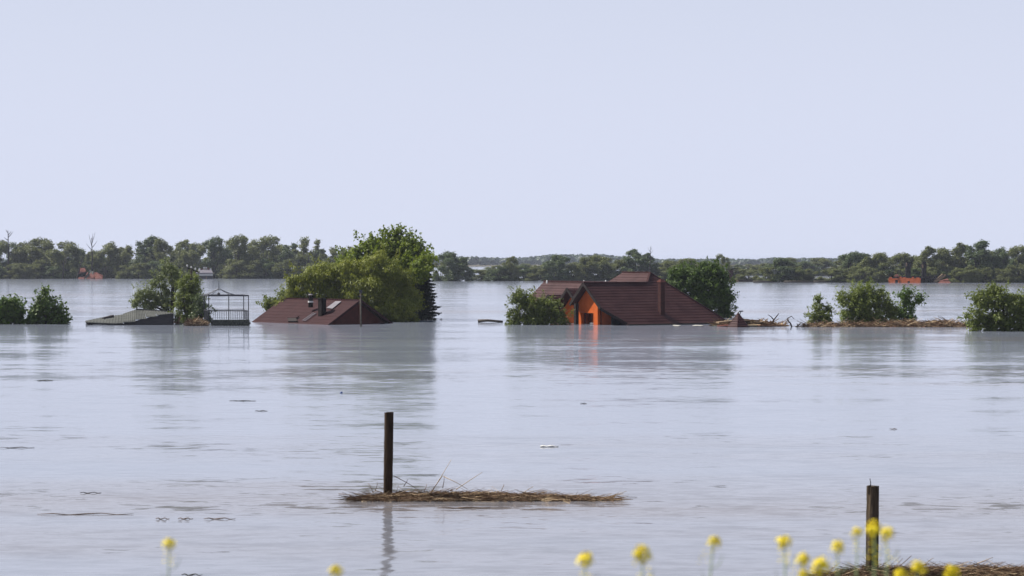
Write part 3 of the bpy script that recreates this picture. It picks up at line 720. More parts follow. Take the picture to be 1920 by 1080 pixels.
tree('shrub', 378, 154.5, [(378, 575, 16, 20), (388, 588, 14, 14), (368, 592, 14, 14), (372, 562, 10, 10)], 'fardark', 0.18, 3.5, 'dark grey-green bush at the gazebo\'s left corner', 'shrub')
tree('shrub', 1000, 152.5, [(975, 562, 20, 24), (995, 572, 28, 26), (1025, 582, 28, 24), (1048, 592, 22, 16), (965, 588, 20, 18), (1000, 592, 34, 16), (1040, 572, 14, 12)], 'shrub', 0.2, 4.6,
     'round green bush against the left end of the orange house', 'shrub', aspect=0.4, droop=0.2, shoots=[(972, 548, 536, 4), (986, 550, 540, 4), (950, 575, 560, 4)])
tree('leafy_tree', 1320, 172, [(1300, 525, 34, 28), (1340, 530, 32, 32), (1275, 515, 24, 18), (1325, 508, 28, 18), (1355, 555, 24, 30), (1325, 560, 34, 30), (1358, 580, 16, 18), (1270, 540, 24, 26), (1300, 570, 40, 24)],
     'darkshrub', 0.24, 4.6, 'dark green tree leaning over the right end of the orange house', aspect=0.5, droop=0.2, tr=0.16, shoots=[(1290, 500, 486, 4), (1312, 500, 488, 4), (1345, 508, 496, 4)], sub=(0.24, 0.4))
tree('small_tree', 1536, 149.5, [(1533, 577, 13, 16), (1528, 595, 18, 14), (1546, 594, 18, 14), (1535, 562, 7, 8), (1553, 580, 8, 10)], 'shrub', 0.17, 3.2, 'small pointed sapling left of the bush on the litter bank', 'tree', shoots=[(1534, 565, 556, 3)])
tree('shrub', 1610, 151, [(1582, 562, 20, 20), (1607, 555, 26, 22), (1635, 560, 24, 24), (1594, 590, 24, 20), (1630, 590, 34, 20), (1655, 575, 20, 24), (1672, 585, 18, 20), (1650, 552, 14, 14), (1623, 542, 18, 12), (1612, 572, 30, 22)], 'shrub', 0.19, 4.6,
     'widest round bush in the middle of the brown litter bank', 'shrub', aspect=0.4, droop=0.25, shoots=[(1568, 548, 536, 4), (1625, 540, 529, 4), (1600, 545, 534, 4)])
tree('shrub', 1695, 152, [(1697, 552, 17, 18), (1703, 575, 20, 20), (1680, 588, 22, 16), (1724, 560, 12, 14), (1705, 594, 16, 12)], 'darkshrub', 0.19, 4.2, 'two-headed dark bush at the right end of the bush group', 'shrub', aspect=0.4, droop=0.2)
tree('shrub', 1880, 139, [(1840, 565, 26, 26), (1870, 560, 30, 28), (1905, 570, 32, 30), (1830, 595, 24, 24), (1870, 598, 40, 22), (1915, 600, 34, 20), (1935, 575, 24, 26), (1862, 546, 12, 12)], 'shrub', 0.2, 4.6,
     'large round bush cut by the right picture edge', 'shrub', aspect=0.45, shoots=[(1862, 548, 534, 4), (1822, 556, 546, 4), (1890, 550, 540, 4)])

# ================================================================== LITTER BANK, WRECKAGE
def stalks_mesh(n, f, thick, lmin, lmax, tilt):
    """n thin four-sided stalks, f(rng)->(x,y,z)"""
    mb = MB()
    for _ in range(n):
        x, y, z = f(); L = random.uniform(lmin, lmax); a_ = random.gauss(0, 0.55) + (math.pi if random.random() < 0.5 else 0); e_ = random.gauss(0, tilt)
        d = Vector((math.cos(a_) * math.cos(e_), math.sin(a_) * math.cos(e_), math.sin(e_)))
        p = Vector((x, y, z)); sdv = d.cross(Z).normalized(); w_ = thick * random.uniform(0.6, 1.4)
        u_ = d.cross(sdv)
        q = p + d * L
        mb.add([p + sdv * w_, p - sdv * w_ * 0.5 + u_ * w_, p - sdv * w_ * 0.5 - u_ * w_, q + sdv * w_ * .5, q - sdv * w_ * 0.3 + u_ * w_ * .5, q - sdv * w_ * 0.3 - u_ * w_ * .5],
               [(0, 1, 4, 3), (1, 2, 5, 4), (2, 0, 3, 5)])
    me = bpy.data.meshes.new('straw'); me.from_pydata(mb.v, [], mb.f); me.update(); return me
def raft(name, label, cat, outline, D, mat, n, thick, lmin, lmax, hscale=1.0, tilt=0.12, depth=1.2):
    """low drifted mat: outline = (px, height in px) along the water row"""
    row = 488 + F * H / D; k = D / F
    b = onz(outline[len(outline) // 2][0], row); root = empty(name, (b.x, b.y, 0), label, cat)
    xs = [onz(px, row).x for px, _ in outline]; hs = [h * k * hscale for _, h in outline]
    mb = MB(); m = 60; nd = 8
    for i in range(m + 1):
        x = xs[0] + (xs[-1] - xs[0]) * i / m; h = float(np.interp(x, xs, hs))
        for j in range(nd + 1):
            v_ = j / nd; edge = math.sin(math.pi * v_) ** 0.6
            hz = h * edge * random.uniform(0.55, 1.0)
            mb.v.append((x + random.uniform(-.5, .5) * (xs[-1] - xs[0]) / m, b.y + (v_ - 0.2) * depth * (0.35 + 0.65 * h / max(hs)) + random.uniform(-.04, .04), -0.05 + hz))
    for i in range(m):
        for j in range(nd): a_ = i * (nd + 1) + j; mb.f.append((a_, a_ + 1, a_ + nd + 2, a_ + nd + 1))
    raw_build(mb, 'mat', M[mat], root)
    def f():
        x = random.uniform(xs[0], xs[-1]); h = float(np.interp(x, xs, hs)); v_ = random.uniform(0, 1)
        return x, b.y + (v_ - 0.2) * depth * (0.35 + 0.65 * h / max(hs)), 0.01 + h * math.sin(math.pi * v_) ** 0.6 * random.uniform(0.3, 1.0)
    o1 = link('straw', stalks_mesh(n, f, thick, lmin, lmax, tilt), M['straw'], root); o1['kind'] = 'stuff'
    o2 = link('straw', stalks_mesh(n // 4, f, thick, lmin, lmax, tilt), M['paleStraw'], root); o2['kind'] = 'stuff'
    return root
def stick(name, pts, r0, r1, mat, parent=None, label=None, cat=None, group=None):
    mb = MB(); k = len(pts); mb.tube(pts, [r0 + (r1 - r0) * i / (k - 1) for i in range(k)], 5)
    o = mb.build(name, M[mat], parent, smooth=True)
    if label: tag(o, label, cat, group)
    return o
raft('litter_bank', 'long brown bank of flood litter under the right-hand bushes', 'debris', [(1512, 0.6), (1540, 4), (1600, 3.5), (1650, 5), (1695, 10), (1730, 8), (1765, 11), (1800, 7), (1822, 1)], dist(613), 'mud', 2600, 0.02, 0.25, 0.9, 1.0, 0.25, 3.0)
rb = raft('straw_raft', 'thin brown raft of drifted straw caught round the middle fence post', 'debris', [(668, 0.5), (690, 6), (718, 9), (760, 12), (830, 11), (900, 11), (960, 10), (1040, 6), (1080, 3.5), (1120, 1.5), (1148, 0.3)], dist(938), 'straw', 3200, 0.0045, 0.12, 0.5, 1.0, 0.14, 0.75)
Dr = dist(935)
for (x0, y0, x1, y1) in [(808, 925, 846, 862), (806, 925, 830, 892), (830, 915, 833, 893), (831, 893, 878, 918), (855, 918, 905, 885), (738, 892, 790, 922), (700, 925, 690, 906), (703, 922, 708, 904), (757, 912, 765, 898), (795, 922, 800, 908), (828, 925, 848, 914), (980, 925, 1000, 912), (940, 920, 945, 908), (1140, 936, 1175, 921), (1100, 937, 1195, 936), (635, 926, 672, 931)]:
    p, q = at(x0, y0, Dr + random.uniform(0, .3)), at(x1, y1, Dr + random.uniform(-.2, .4)); p.z = max(p.z, 0.01); q.z = max(q.z, 0.012)
    stick('stalk', [p, (p + q) / 2 + Vector((0.01, 0, 0.01)), q], 0.0075, 0.004, random.choice(['straw', 'straw', 'paleStraw']), rb)
r2 = raft('straw_raft', 'straw raft along the bottom edge below the right fence post', 'debris', [(1540, 1), (1575, 9), (1620, 16), (1700, 18), (1780, 19), (1850, 18), (1960, 17)], dist(1086), 'straw', 2600, 0.004, 0.1, 0.4, 1.0, 0.2, 0.7)
Dr2 = dist(1080)
for (x0, y0, x1, y1) in [(1675, 1072, 1709, 1042), (1725, 1064, 1750, 1046), (1800, 1070, 1862, 1045), (1800, 1068, 1858, 1070), (1590, 1064, 1602, 1074), (1620, 1060, 1630, 1075), (1745, 1075, 1751, 1064), (1640, 1075, 1660, 1058)]:
    p, q = at(x0, y0, Dr2 + random.uniform(0, .3)), at(x1, y1, Dr2 + random.uniform(-.2, .4))
    stick('stalk', [p, (p + q) / 2 + Vector((0.01, 0, 0.008)), q], 0.007, 0.004, random.choice(['straw', 'paleStraw']), r2)
raft('wreckage_heap', 'low jumble of boards and litter round the pointed tiled roof top', 'debris', [(1345, 0.5), (1360, 3), (1385, 4), (1410, 5), (1430, 4), (1445, 2), (1470, 0.3)], dist(611.2), 'mud', 700, 0.035, 0.2, 0.9, 1.0, 0.35, 2.0)
# tiled pyramid roof top and wreckage
Dp = dist(613.5)
pyr = empty('well_roof', onz(1385, 613), 'small pointed tiled roof top poking out of the wreckage', 'roof')
ap = at(1384, 586.5, Dp + 0.4); rr = 25 * Dp / F; ang = math.radians(20)
crn = [Vector((ap.x + rr * math.cos(ang + i * math.pi / 3), ap.y + rr * math.sin(ang + i * math.pi / 3), -0.1)) for i in range(6)]
for i in range(6):
    mb = MB(); roof_plane(mb, [ap, crn[i], crn[(i + 1) % 6]], 0.12, 0.03, 0.04); raw_build(mb, 'roof_facet', M['tile'], pyr)
    mb = MB(); mb.bar(ap, crn[i], 0.05, 0.05); mb.build('hip_cap', M['tile'], pyr)
mb = MB(); q = at(1389.5, 583.5, Dp + 1); mb.tube([at(1387, 590, Dp + 1), q], [0.03, 0.03], 5); mb.box(q, (0.28, 0.1, 0.08)); mb.build('finial', M['iron'], pyr)
wreck = [((1345, 605), (1385, 601), 0.28, 'plank', 'pale plank lying across the wreckage beside the orange house'), ((1388, 600), (1420, 601), 0.26, 'plank', 'broad tan board behind the pointed tiled roof top'),
         ((1405, 606), (1437, 602.5), 0.22, 'plank', 'tan board tilted at the right end of the wreckage'), ((1396, 610), (1425, 609.5), 0.2, 'paleStraw', 'palest plank afloat right of the pointed roof top'),
         ((1420, 610), (1470, 612.5), 0.2, 'mud', 'dark sodden beam trailing right from the wreckage'), ((1350, 611), (1372, 609.5), 0.25, 'redtile', 'orange-brown panel at the foot of the pointed roof top'),
         ((1395, 598), (1402, 607), 0.12, 'bark', 'short dark beam propped on the pointed roof top'), ((1433, 606), (1436, 599), 0.12, 'plank', 'short upright board stub ending the wreckage')]
for (p0, p1, w_, mt, lb) in wreck:
    a_, b_ = at(*p0, Dp + random.uniform(0.8, 2.2)), at(*p1, Dp + random.uniform(0.8, 2.6))
    a_.z = max(a_.z, 0.02); b_.z = max(b_.z, 0.02)
    mb = MB(); mb.bar(a_, b_, 0.6, w_ * 0.42); tag(mb.build('plank', M[mt], bevel=0.02), lb, 'plank', 'wreckage beside the orange house')
for (px, wpx, mt, lb) in [(1268, 16, 'foam', 'off-white foam scum floating below the chimney shadow'), (1308, 24, 'foam', 'off-white foam scum floating along the large roof eave'), (1342, 20, 'teal', 'pale teal plastic sheet floating at the roof corner')]:
    c = onz(px, 610.8); k = c.y / F; mb = MB(); pts = []
    for i in range(14):
        t = 2 * math.pi * i / 14; pts.append(Vector((c.x + wpx * k / 2 * math.cos(t) * random.uniform(.75, 1.1), c.y + 1.4 * math.sin(t) * random.uniform(.6, 1.1), 0.01 + 0.03 * random.random())))
    top = Vector((c.x, c.y, 0.05))
    mb.add(pts + [top], [(i, (i + 1) % 14, 14) for i in range(14)]); tag(mb.build('foam_patch' if mt == 'foam' else 'plastic_sheet', M[mt]), lb, 'foam' if mt == 'foam' else 'sheet')
# snags
for (lb, paths) in [('thin bare curved branch arching out of the water beside the wreckage', [[(1448, 611), (1451, 600), (1457, 592), (1461, 587)], [(1451, 600), (1446, 594), (1440, 590)]]),
                    ('bare hooked branch in open water between wreckage and sapling', [[(1485, 613), (1482, 606), (1477, 601), (1473, 604)], [(1479, 602), (1476, 597), (1484, 593), (1489, 598)]]),
                    ('dark forked snag left of the sapling', [[(1492, 613), (1499, 608), (1502, 605)], [(1496, 611), (1494, 606)], [(1505, 613), (1508, 608), (1511, 604)]])]:
    b = onz(*paths[0][0]); root = empty('snag', (b.x, b.y, 0), lb, 'branch')
    for i, path in enumerate(paths):
        pts = [at(px, py, b.y) for px, py in path]; pts[0].z -= 0.05 if i == 0 else 0
        stick('branch', pts, 0.07 if i == 0 else 0.045, 0.02, 'bark', root)
# floating log left of the orange house
a_, b_ = at(896, 599, 158), at(943, 600, 158); a_.z = 0.1; b_.z = 0.05
stick('log', [a_, a_ * .6 + b_ * .4 + Vector((0, 0, .06)), b_], 0.12, 0.08, 'deadwood', None, 'floating log between the spruce and the orange house', 'log')
# debris between shed and gazebo
litter = [((322, 603), (336, 606), 'plank', 'tan board end at the right foot of the grey roof'), ((333, 606), (338, 594), 'plank', 'upright splinter of board beside the grey roof'), ((380, 604), (390, 603.5), 'paleStraw', 'thin pale slat at the gazebo base')]
for p0, p1, mt, lb in litter:
    q0, q1 = at(*p0, 152.5), at(*p1, 152.5); mb = MB(); mb.bar(q0, q1, 0.12, 0.14); tag(mb.build('board', M[mt]), lb, 'board')
raft('reed_clump', 'pale tan clump of reeds at the foot of the power pole', 'debris', [(352, 4), (358, 11), (366, 12), (374, 10), (384, 2)], dist(611), 'straw', 900, 0.014, 0.15, 0.5, 1.0, 0.5, 0.8)

# ================================================================== FENCE POSTS
def fence_post(pxb, D, pyt, wpx, lean, lab, mat, rz, notch=False):
    b = onz(pxb, 488 + F * H / D); root = empty('fence_post', b, lab, 'post', 'fence posts standing in the flood')
    k = D / F; w_ = wpx * k; top = at(pxb + lean, pyt, D)
    mb = MB(); nl = 16; rings = 16
    ca, sa = math.cos(rz), math.sin(rz)
    for j in range(nl + 1):
        t = j / nl; c = Vector((b.x, b.y, -0.8)) * (1 - t) + Vector((top.x, D, top.z)) * t
        for i in range(rings):
            a_ = 2 * math.pi * (i + 0.5) / rings; x, y = math.cos(a_), math.sin(a_)
            m = max(abs(x), abs(y)); x, y = x / m, y / m; l_ = math.hypot(x, y); q = 0.94 if l_ > 1.25 else 1.0
            x, y = x * w_ / 2 * q, y * w_ / 2 * q
            jit = 1 + random.uniform(-.025, .025)
            if notch and x < 0 and t > 0.82: jit *= 0.86 if y < 0 else 0.97
            mb.v.append((c.x + (x * ca - y * sa) * jit, c.y + (x * sa + y * ca) * jit, c.z + (random.uniform(-.014, .008) if j == nl else 0)))
    for j in range(nl):
        for i in range(rings): mb.f.append((j * rings + i, j * rings + (i + 1) % rings, (j + 1) * rings + (i + 1) % rings, (j + 1) * rings + i))
    mb.f.append(tuple(range(nl * rings, (nl + 1) * rings)))
    o = mb.build('shaft', M[mat], root)
    return root, top
fp1, t1 = fence_post(726, dist(934), 773, 15.2, 3.5, 'dark brown fence post standing in the middle straw raft', 'post', math.radians(16))
fp2, t2 = fence_post(1634, dist(1082), 911, 19.5, 2.5, 'dark lichened fence post at the right with a wire stub on top', 'post2', math.radians(22), True)
D2 = dist(1082)
stick('wire_stub', [at(1632, 913, D2 - .06), at(1632.5, 905, D2 - .06), at(1631, 897, D2 - .06)], 0.008, 0.006, 'iron', fp2)
mb = MB(); q = at(1629, 917, D2 - .02); mb.tube([q - Z * 0.05, q + Z * 0.05], [0.03, 0.025], 7); mb.build('wood_knot', M['post2'], fp2)

# ================================================================== FLOATING BITS
bits = [(640, 737, 5, 'blue', 'tiny blue plastic piece floating in the tree reflection', 'litter'), (1030, 838, 34, 'white', 'glinting white foam strip afloat right of the middle post', 'foam'),
        (160, 965, 180, 'straw', 'longest straw line afloat at the lower left', 'stalk'), (305, 973.5, 26, 'straw', 'leftmost of three short stalks in a row at lower left', 'stalk'), (348, 973.5, 28, 'straw', 'middle one of three short stalks in a row at lower left', 'stalk'),
        (412, 973.5, 60, 'straw', 'rightmost of three short stalks in a row at lower left', 'stalk'), (455, 752, 50, 'bark', 'dark twig afloat above centre left, below the gazebo', 'twig'), (84, 714, 30, 'bark', 'dark twig afloat below the left edge bushes', 'twig'),
        (490, 771, 24, 'bark', 'short twig afloat left of the tree reflection', 'twig'), (1094, 757, 12, 'bark', 'tiny dark chip afloat below the orange house', 'twig'), (870, 953, 100, 'straw', 'thin stalk afloat just below the middle straw raft', 'stalk'),
        (170, 925, 40, 'bark', 'dark twig afloat at left, level with the middle raft', 'twig'), (30, 840, 70, 'bark', 'dark wavy twig at the left picture edge', 'twig'), (360, 1079, 40, 'bark', 'dark twig at the bottom edge beside the left flower', 'twig'), (1675, 805, 14, 'straw', 'tiny straw afloat below the litter bank', 'stalk')]
for (px, py, wpx, mt, lb, ct) in bits:
    c = onz(px, py); k = c.y / F; L = wpx * k; n_ = 7
    pts = [Vector((c.x - L / 2 + L * i / (n_ - 1), c.y + random.uniform(-1, 1) * L * 0.03, 0.012 + 0.012 * math.sin(i * 2.1))) for i in range(n_)]
    th = 0.012 if ct in ('stalk', 'twig') else 0.04
    th *= max(0.6, c.y / 85)
    mb = MB(); mb.tube(pts, [th * (0.5 + math.sin(math.pi * (i + .6) / n_)) * random.uniform(.6, 1.1) for i in range(n_)], 5)
    tag(mb.build(ct if ct != 'foam' else 'foam_strip', M[mt], smooth=True), lb, ct)

# ================================================================== FAR TREE LINES
def proto(kind, seed):
    r = np.random.default_rng(seed); Hh = 10.0
    W0, zc, nb, br = {'round': (3.0, 3.8, 30, (0.65, 1.05)), 'tall': (2.3, 3.4, 30, (0.6, 0.95)), 'airy': (2.9, 3.9, 27, (0.5, 0.9)), 'bush': (3.4, 2.6, 30, (0.7, 1.1))}[kind]
    bl = []
    for i in range(nb):                                    # upright plumes packed into an egg-shaped crown
        z = 0.5 + 8.6 * ((i + r.uniform(0, 1)) / nb) ** 1.15
        env = W0 * max(0.03, 1 - (abs(z - zc) / ((10.4 - zc) if z > zc else (zc + 4.0))) ** 1.8) ** 0.6
        a_ = r.uniform(0, 2 * math.pi); q = r.uniform(0.1, 0.92) ** 0.6 * env; b_ = r.uniform(*br)
        bl.append((q * math.cos(a_), q * math.sin(a_), z, b_, b_, b_ * r.uniform(1.1, 1.7)))
    for i in range(4): bl.append((W0 * (i - 1.5) * 0.5, r.uniform(-1, 0.5), 0.7, 1.1, 1.0, 1.1))
    P, Nn, S, T = blob_leaves(bl, {'airy': 1.7}.get(kind, 2.2), 0.36, r, upb=0.15, zs=1.15, sub=(0.3, 0.5))
    k = P[:, 2] > -0.1; P, Nn, S, T = P[k], Nn[k], S[k], T[k]
    me = {m: leaves_mesh('crown', P, Nn, S, 0.5, T, M[m], 0.35, np.random.default_rng(seed)) for m in ('farleaf', 'fardark')}
    mb = MB(); random.seed(seed); mb.tube([(0, 0, -0.8), (0.1, 0, 3), (0.15, 0, 6)], [0.17, 0.13, 0.06], 6)
    limbs(mb, (0.05, 0, 1.2), [(b[0], b[1], b[2]) for b in bl[::2]], 0.07, n=5)
    tm = mb.mesh('trunk', True); tm.materials.append(M['bark'])
    wd = np.percentile(P[:, 0], 98) - np.percentile(P[:, 0], 2)
    return me, tm, wd, np.percentile(P[:, 2], 99.5)
PR = {k: [proto(k, s) for s in ss] for k, ss in {'round': (11, 12, 13), 'tall': (21, 22), 'airy': (31, 32), 'bush': (41, 42, 43)}.items()}
random.seed(3)
def far_tree(px, pytop, wpx, D, kind, mat, label, group, cat='tree'):
    b = onz(px, 488 + F * H / D); k = D / F
    h = at(px, pytop, D).z; me, tm, wd, hh = random.choice(PR[kind])
    root = empty('shrub' if cat == 'shrub' else 'willow_tree', (b.x, b.y, 0), label, cat, group, rz=random.uniform(-0.5, 0.5) + (math.pi if random.random() < .5 else 0))
    sc = (wpx * k / wd, wpx * k / wd, h / hh)
    for nm, m in (('crown', me[mat]), ('trunk', tm)):
        o = bpy.data.objects.new(nm, m); COL.objects.link(o); o.parent = root; o.scale = sc
ORD = ['first', 'second', 'third', 'fourth', 'fifth', 'sixth', 'seventh', 'eighth', 'ninth', 'tenth', 'eleventh', 'twelfth', 'thirteenth', 'fourteenth', 'fifteenth', 'sixteenth', 'seventeenth', 'eighteenth', 'nineteenth', 'twentieth', 'twenty-first', 'twenty-second']
LEFT = [(-8, 452, 50, 'round'), (24, 457, 44, 'airy'), (45, 456, 40, 'round'), (75, 449, 58, 'round'), (122, 455, 48, 'round'), (148, 470, 36, 'airy'), (172, 472, 40, 'bush'), (200, 457, 52, 'round'), (234, 462, 40, 'airy'), (274, 445, 50, 'tall'), (302, 450, 46, 'round'), (343, 452, 42, 'tall'), (368, 458, 42, 'round'), (402, 447, 48, 'round'), (448, 444, 54, 'round'), (474, 452, 40, 'airy'), (508, 445, 52, 'round'), (543, 458, 44, 'airy'), (580, 448, 54, 'airy'), (618, 466, 44, 'airy'), (650, 464, 44, 'airy')]
for i, (px, py, w_, kd) in enumerate(LEFT):
    far_tree(px, py, w_ * 1.12, 541 + random.uniform(-6, 8), kd, 'fardark' if i % 4 == 1 else 'farleaf', f'{ORD[i]} tall tree from the left edge in the far left tree line', 'trees of the far left tree line')
for i in range(17):
    px = -10 + i * 41 + random.uniform(-9, 9)
    far_tree(px, random.uniform(462, 474), random.uniform(46, 62), 585 + random.uniform(-8, 12), random.choice(['round', 'bush']), 'fardark' if i % 2 else 'farleaf', f'{ORD[i]} tree from the left in the back row of the far left tree line', 'back row of the far left tree line')
nl_ = -1
for i in range(20):
    px = -5 + i * 34 + random.uniform(-8, 8)
    if 120 < px < 205 or 365 < px < 402: continue
    nl_ += 1
    far_tree(px, random.uniform(486, 502), random.uniform(34, 52), 532 + random.uniform(-2, 3), 'bush', 'farleaf' if i % 3 else 'fardark', f'{ORD[nl_]} low willow bush from the left at the waterline of the far left trees', 'low bushes along the far left tree line', 'shrub')
far_tree(849, 474, 64, 470, 'bush', 'fardark', 'lone round dark tree right of the big maple', 'trees of the far middle shore')
CEN = [(826, 492, 30, 'airy', 0), (905, 506, 44, 'bush', 0), (936, 500, 44, 'bush', 1), (958, 482, 28, 'tall', 0), (982, 500, 44, 'bush', 1), (1012, 502, 40, 'bush', 0), (1048, 479, 44, 'round', 1), (1076, 496, 40, 'bush', 0), (1098, 484, 40, 'round', 0), (1124, 480, 50, 'round', 0), (1156, 488, 46, 'bush', 0), (1190, 469, 46, 'tall', 1), (1214, 476, 34, 'tall', 1), (1238, 494, 44, 'bush', 0), (1262, 490, 46, 'bush', 0), (1290, 486, 50, 'round', 0), (1352, 478, 32, 'airy', 0), (1330, 498, 44, 'bush', 0), (1378, 502, 40, 'bush', 0), (1402, 505, 36, 'bush', 0)]
for i, (px, py, w_, kd, dk) in enumerate(sorted(CEN)):
    far_tree(px, py, w_ * 1.1, 474 + random.uniform(-3, 6), kd, 'fardark' if dk else 'farleaf', f'{ORD[i]} tree from the left along the far middle shore', 'trees of the far middle shore')
for i, px in enumerate([872, 930, 952, 975, 997, 1020, 1042, 1340, 1362, 1385, 1407, 1428, 1450, 1478]):
    far_tree(px + random.uniform(-5, 5), random.uniform(493, 499), random.uniform(34, 46), 640 + random.uniform(-15, 25), 'bush', 'farleaf' if i % 3 else 'fardark', f'{ORD[i]} small hazy bush from the left, on the shore behind the far middle trees', 'hazy bushes behind the far middle shore', 'shrub')
for i, px in enumerate(range(1040, 1330, 36)):
    far_tree(px + random.uniform(-8, 8), random.uniform(488, 497), 52, 520 + random.uniform(-8, 12), 'bush', 'farleaf' if i % 2 else 'fardark', f'{ORD[i]} hazy tree from the left in the back row behind the orange house', 'back row of the far middle shore')
RIGHT = [(1466, 485, 56, 'round', 1), (1436, 502, 36, 'bush', 0), (1500, 500, 40, 'bush', 0), (1524, 508, 26, 'bush', 0), (1560, 505, 44, 'bush', 0), (1597, 474, 52, 'round', 1), (1624, 483, 40, 'tall', 0), (1648, 476, 44, 'round', 0), (1672, 482, 42, 'airy', 0), (1693, 476, 44, 'round', 0), (1716, 482, 40, 'airy', 0), (1740, 464, 44, 'tall', 0), (1769, 467, 48, 'round', 0), (1801, 458, 48, 'tall', 0), (1830, 453, 50, 'tall', 1), (1852, 472, 42, 'round', 0), (1872, 467, 48, 'round', 1), (1912, 463, 52, 'round', 0), (1945, 466, 50, 'round', 0)]
for i, (px, py, w_, kd, dk) in enumerate(sorted(RIGHT)):
    far_tree(px, py, w_ * 1.12, (442 if px < 1580 else 452) + random.uniform(-3, 6), kd, 'fardark' if dk else 'farleaf', f'{ORD[i]} tree from the left in the far right tree line', 'trees of the far right tree line')
for i, px in enumerate([1480, 1515, 1535, 1555, 1585, 1618, 1650, 1690, 1725, 1760, 1795, 1835, 1870, 1905]):
    far_tree(px, (random.uniform(484, 491) if px < 1580 else random.uniform(476, 485)), random.uniform(44, 56), (640 if px < 1580 else 490) + random.uniform(-8, 12), 'round', 'fardark' if i % 2 else 'farleaf', f'{ORD[i]} tree from the left in the back row of the far right tree line', 'back row of the far right tree line')
for i, px in enumerate([1660, 1684, 1712, 1742, 1766, 1790]):
    far_tree(px, random.uniform(497, 505), random.uniform(38, 52), 447 + random.uniform(-1, 2), 'bush', 'farleaf' if i % 2 else 'fardark', f'{ORD[i]} low bush from the left behind the orange ruin and roof wreck', 'low bushes behind the orange ruin', 'shrub')
for i, px in enumerate([1590, 1615, 1642, 1800, 1822, 1848, 1890, 1925]):
    far_tree(px, random.uniform(498, 508), random.uniform(34, 50), 440 + random.uniform(-2, 2), 'bush', 'farleaf', f'{ORD[i]} low willow bush from the left at the waterline of the far right trees', 'low bushes along the far right tree line', 'shrub')
# bare trees
def bare(px, base_py, top, D, lab, br, r=0.16, lean=0):
    b = onz(px, 488 + F * H / D); root = empty('bare_tree', (b.x, b.y, 0), lab, 'tree')
    tp = at(px + lean, top, D); mb = MB()
    mb.tube([(b.x, b.y, -0.6), ((b.x + tp.x) / 2 + .1, b.y, tp.z * .5), tuple(tp)], [r, r * .75, r * .25], 6); mb.build('trunk', M['bark'], root)
    for (f_, dx, dy) in br:
        p = Vector((b.x, b.y, 0)) * (1 - f_) + Vector(tp) * f_; k = D / F
        q = p + Vector((dx * k, random.uniform(-.5, .5), dy * k)); mb = MB(); mb.tube([p, (p + q) / 2 + Vector((0, 0, -.1)), q], [r * .4, r * .28, r * .1], 5); mb.build('branch', M['bark'], root)
bare(15, 522, 432, 536, 'bare dead treetop above the far left trees at the picture edge', [(.95, -5, 6), (.9, 6, 8), (.8, -8, 5), (.85, 10, 12), (.7, 9, 4)], 0.28)
bare(172, 522, 446, 536, 'bare dead tree above the red wrecked roof', [(.8, -6, 22), (.85, 6, 22), (.75, 10, 14), (.7, -10, 12), (.9, 2, 16)], 0.22)
bare(143, 522, 480, 530, 'dark leaning trunk beside the red wrecked roof', [(.9, 5, 3), (.7, 4, 6)], 0.24, 12)
bare(117, 522, 488, 530, 'dark broken stump left of the red wrecked roof', [(.7, 4, 6)], 0.26, 2)
bare(197, 522, 498, 530, 'dark split trunk right of the red wrecked roof', [(.6, -6, 6), (.8, 5, 4)], 0.3)
bare(1216, 527, 463, 470, 'bare twiggy snag above the trees behind the orange house', [(.9, 3, 6), (.85, -5, 9), (.8, 6, 8), (.7, -6, 6), (.95, 1, 6)], 0.12, 4)

# ================================================================== FAR RUINS
Df = 530.0
rw = empty('wrecked_house', onz(168, 522.7), 'collapsed red-tiled roofs in front of the far left trees', 'house')
def farslab(pix, mt, nm, parent, t=0.25):
    mb = MB(); mb.slab([at(px, py, Df + dd) for px, py, dd in pix], t); mb.build(nm, M[mt], parent)
farslab([(147, 514, 0), (151, 504, 1), (159, 503.5, 1.5), (162, 510, 0)], 'redtile', 'roof_slope', rw)
farslab([(146, 522, 0), (149, 512, .5), (164, 510, 1), (160, 517, 0.3)], 'soot', 'gable_wall', rw)
farslab([(146, 524, -1), (158, 514, 2), (166, 512, 2), (158, 524, -1)], 'redtile', 'roof_slope', rw)
farslab([(159, 524, -1), (170, 511, 2), (176, 510, 2), (171, 524, -1)], 'asbestos', 'roof_slope', rw)
farslab([(162, 524, -1.2), (173, 510, 2.2), (181, 513, 2.2), (176, 524, -1.2)], 'redtile', 'roof_slope', rw)
farslab([(175, 524, -.8), (180, 511.5, 2), (193, 518, 2), (192, 524, -.8)], 'redtile', 'roof_slope', rw)
wh = empty('far_house', onz(384, 523), 'small white-walled house with a broken white roof at the far left shore', 'house')
Df = 528
farslab([(370, 524, 0), (399, 524, 0), (399, 510, 0), (370, 510, 0)], 'greywall', 'wall', wh)
farslab([(369, 517, -.2), (399, 517, -.2), (399, 510.5, -.2), (369, 510.5, -.2)], 'white', 'wall_band', wh, 0.1)
farslab([(367, 511.5, -.8), (399.5, 511.5, -.8), (396, 505, 3), (372, 505, 3)], 'tin', 'roof_slope', wh)
for i in range(6):
    p = at(374 + i * 4.2, 505 - (3 if i in (2, 3) else random.uniform(0, 1.5)), Df + 2.6); mb = MB(); mb.box(p, (0.35, 0.4, 0.4)); mb.build('ridge_tile', M['redtile'] if i % 3 == 1 else M['white'], wh)
mb = MB(); mb.box(at(387, 521, Df - .3), (0.25, 0.2, 0.7)); mb.build('door_post', M['plank'], wh)
Df = 533
eb = empty('brick_ruin', onz(0, 522), 'dark red brick ruin at the very left picture edge', 'ruin')
farslab([(-14, 523, 0), (3, 523, 0), (4, 508, 0), (-14, 505, 0)], 'brick', 'wall', eb)
farslab([(-6, 523.5, -1), (22, 523.5, -1), (18, 519, 0), (-6, 519, 0)], 'redtile', 'fallen_tiles', eb)
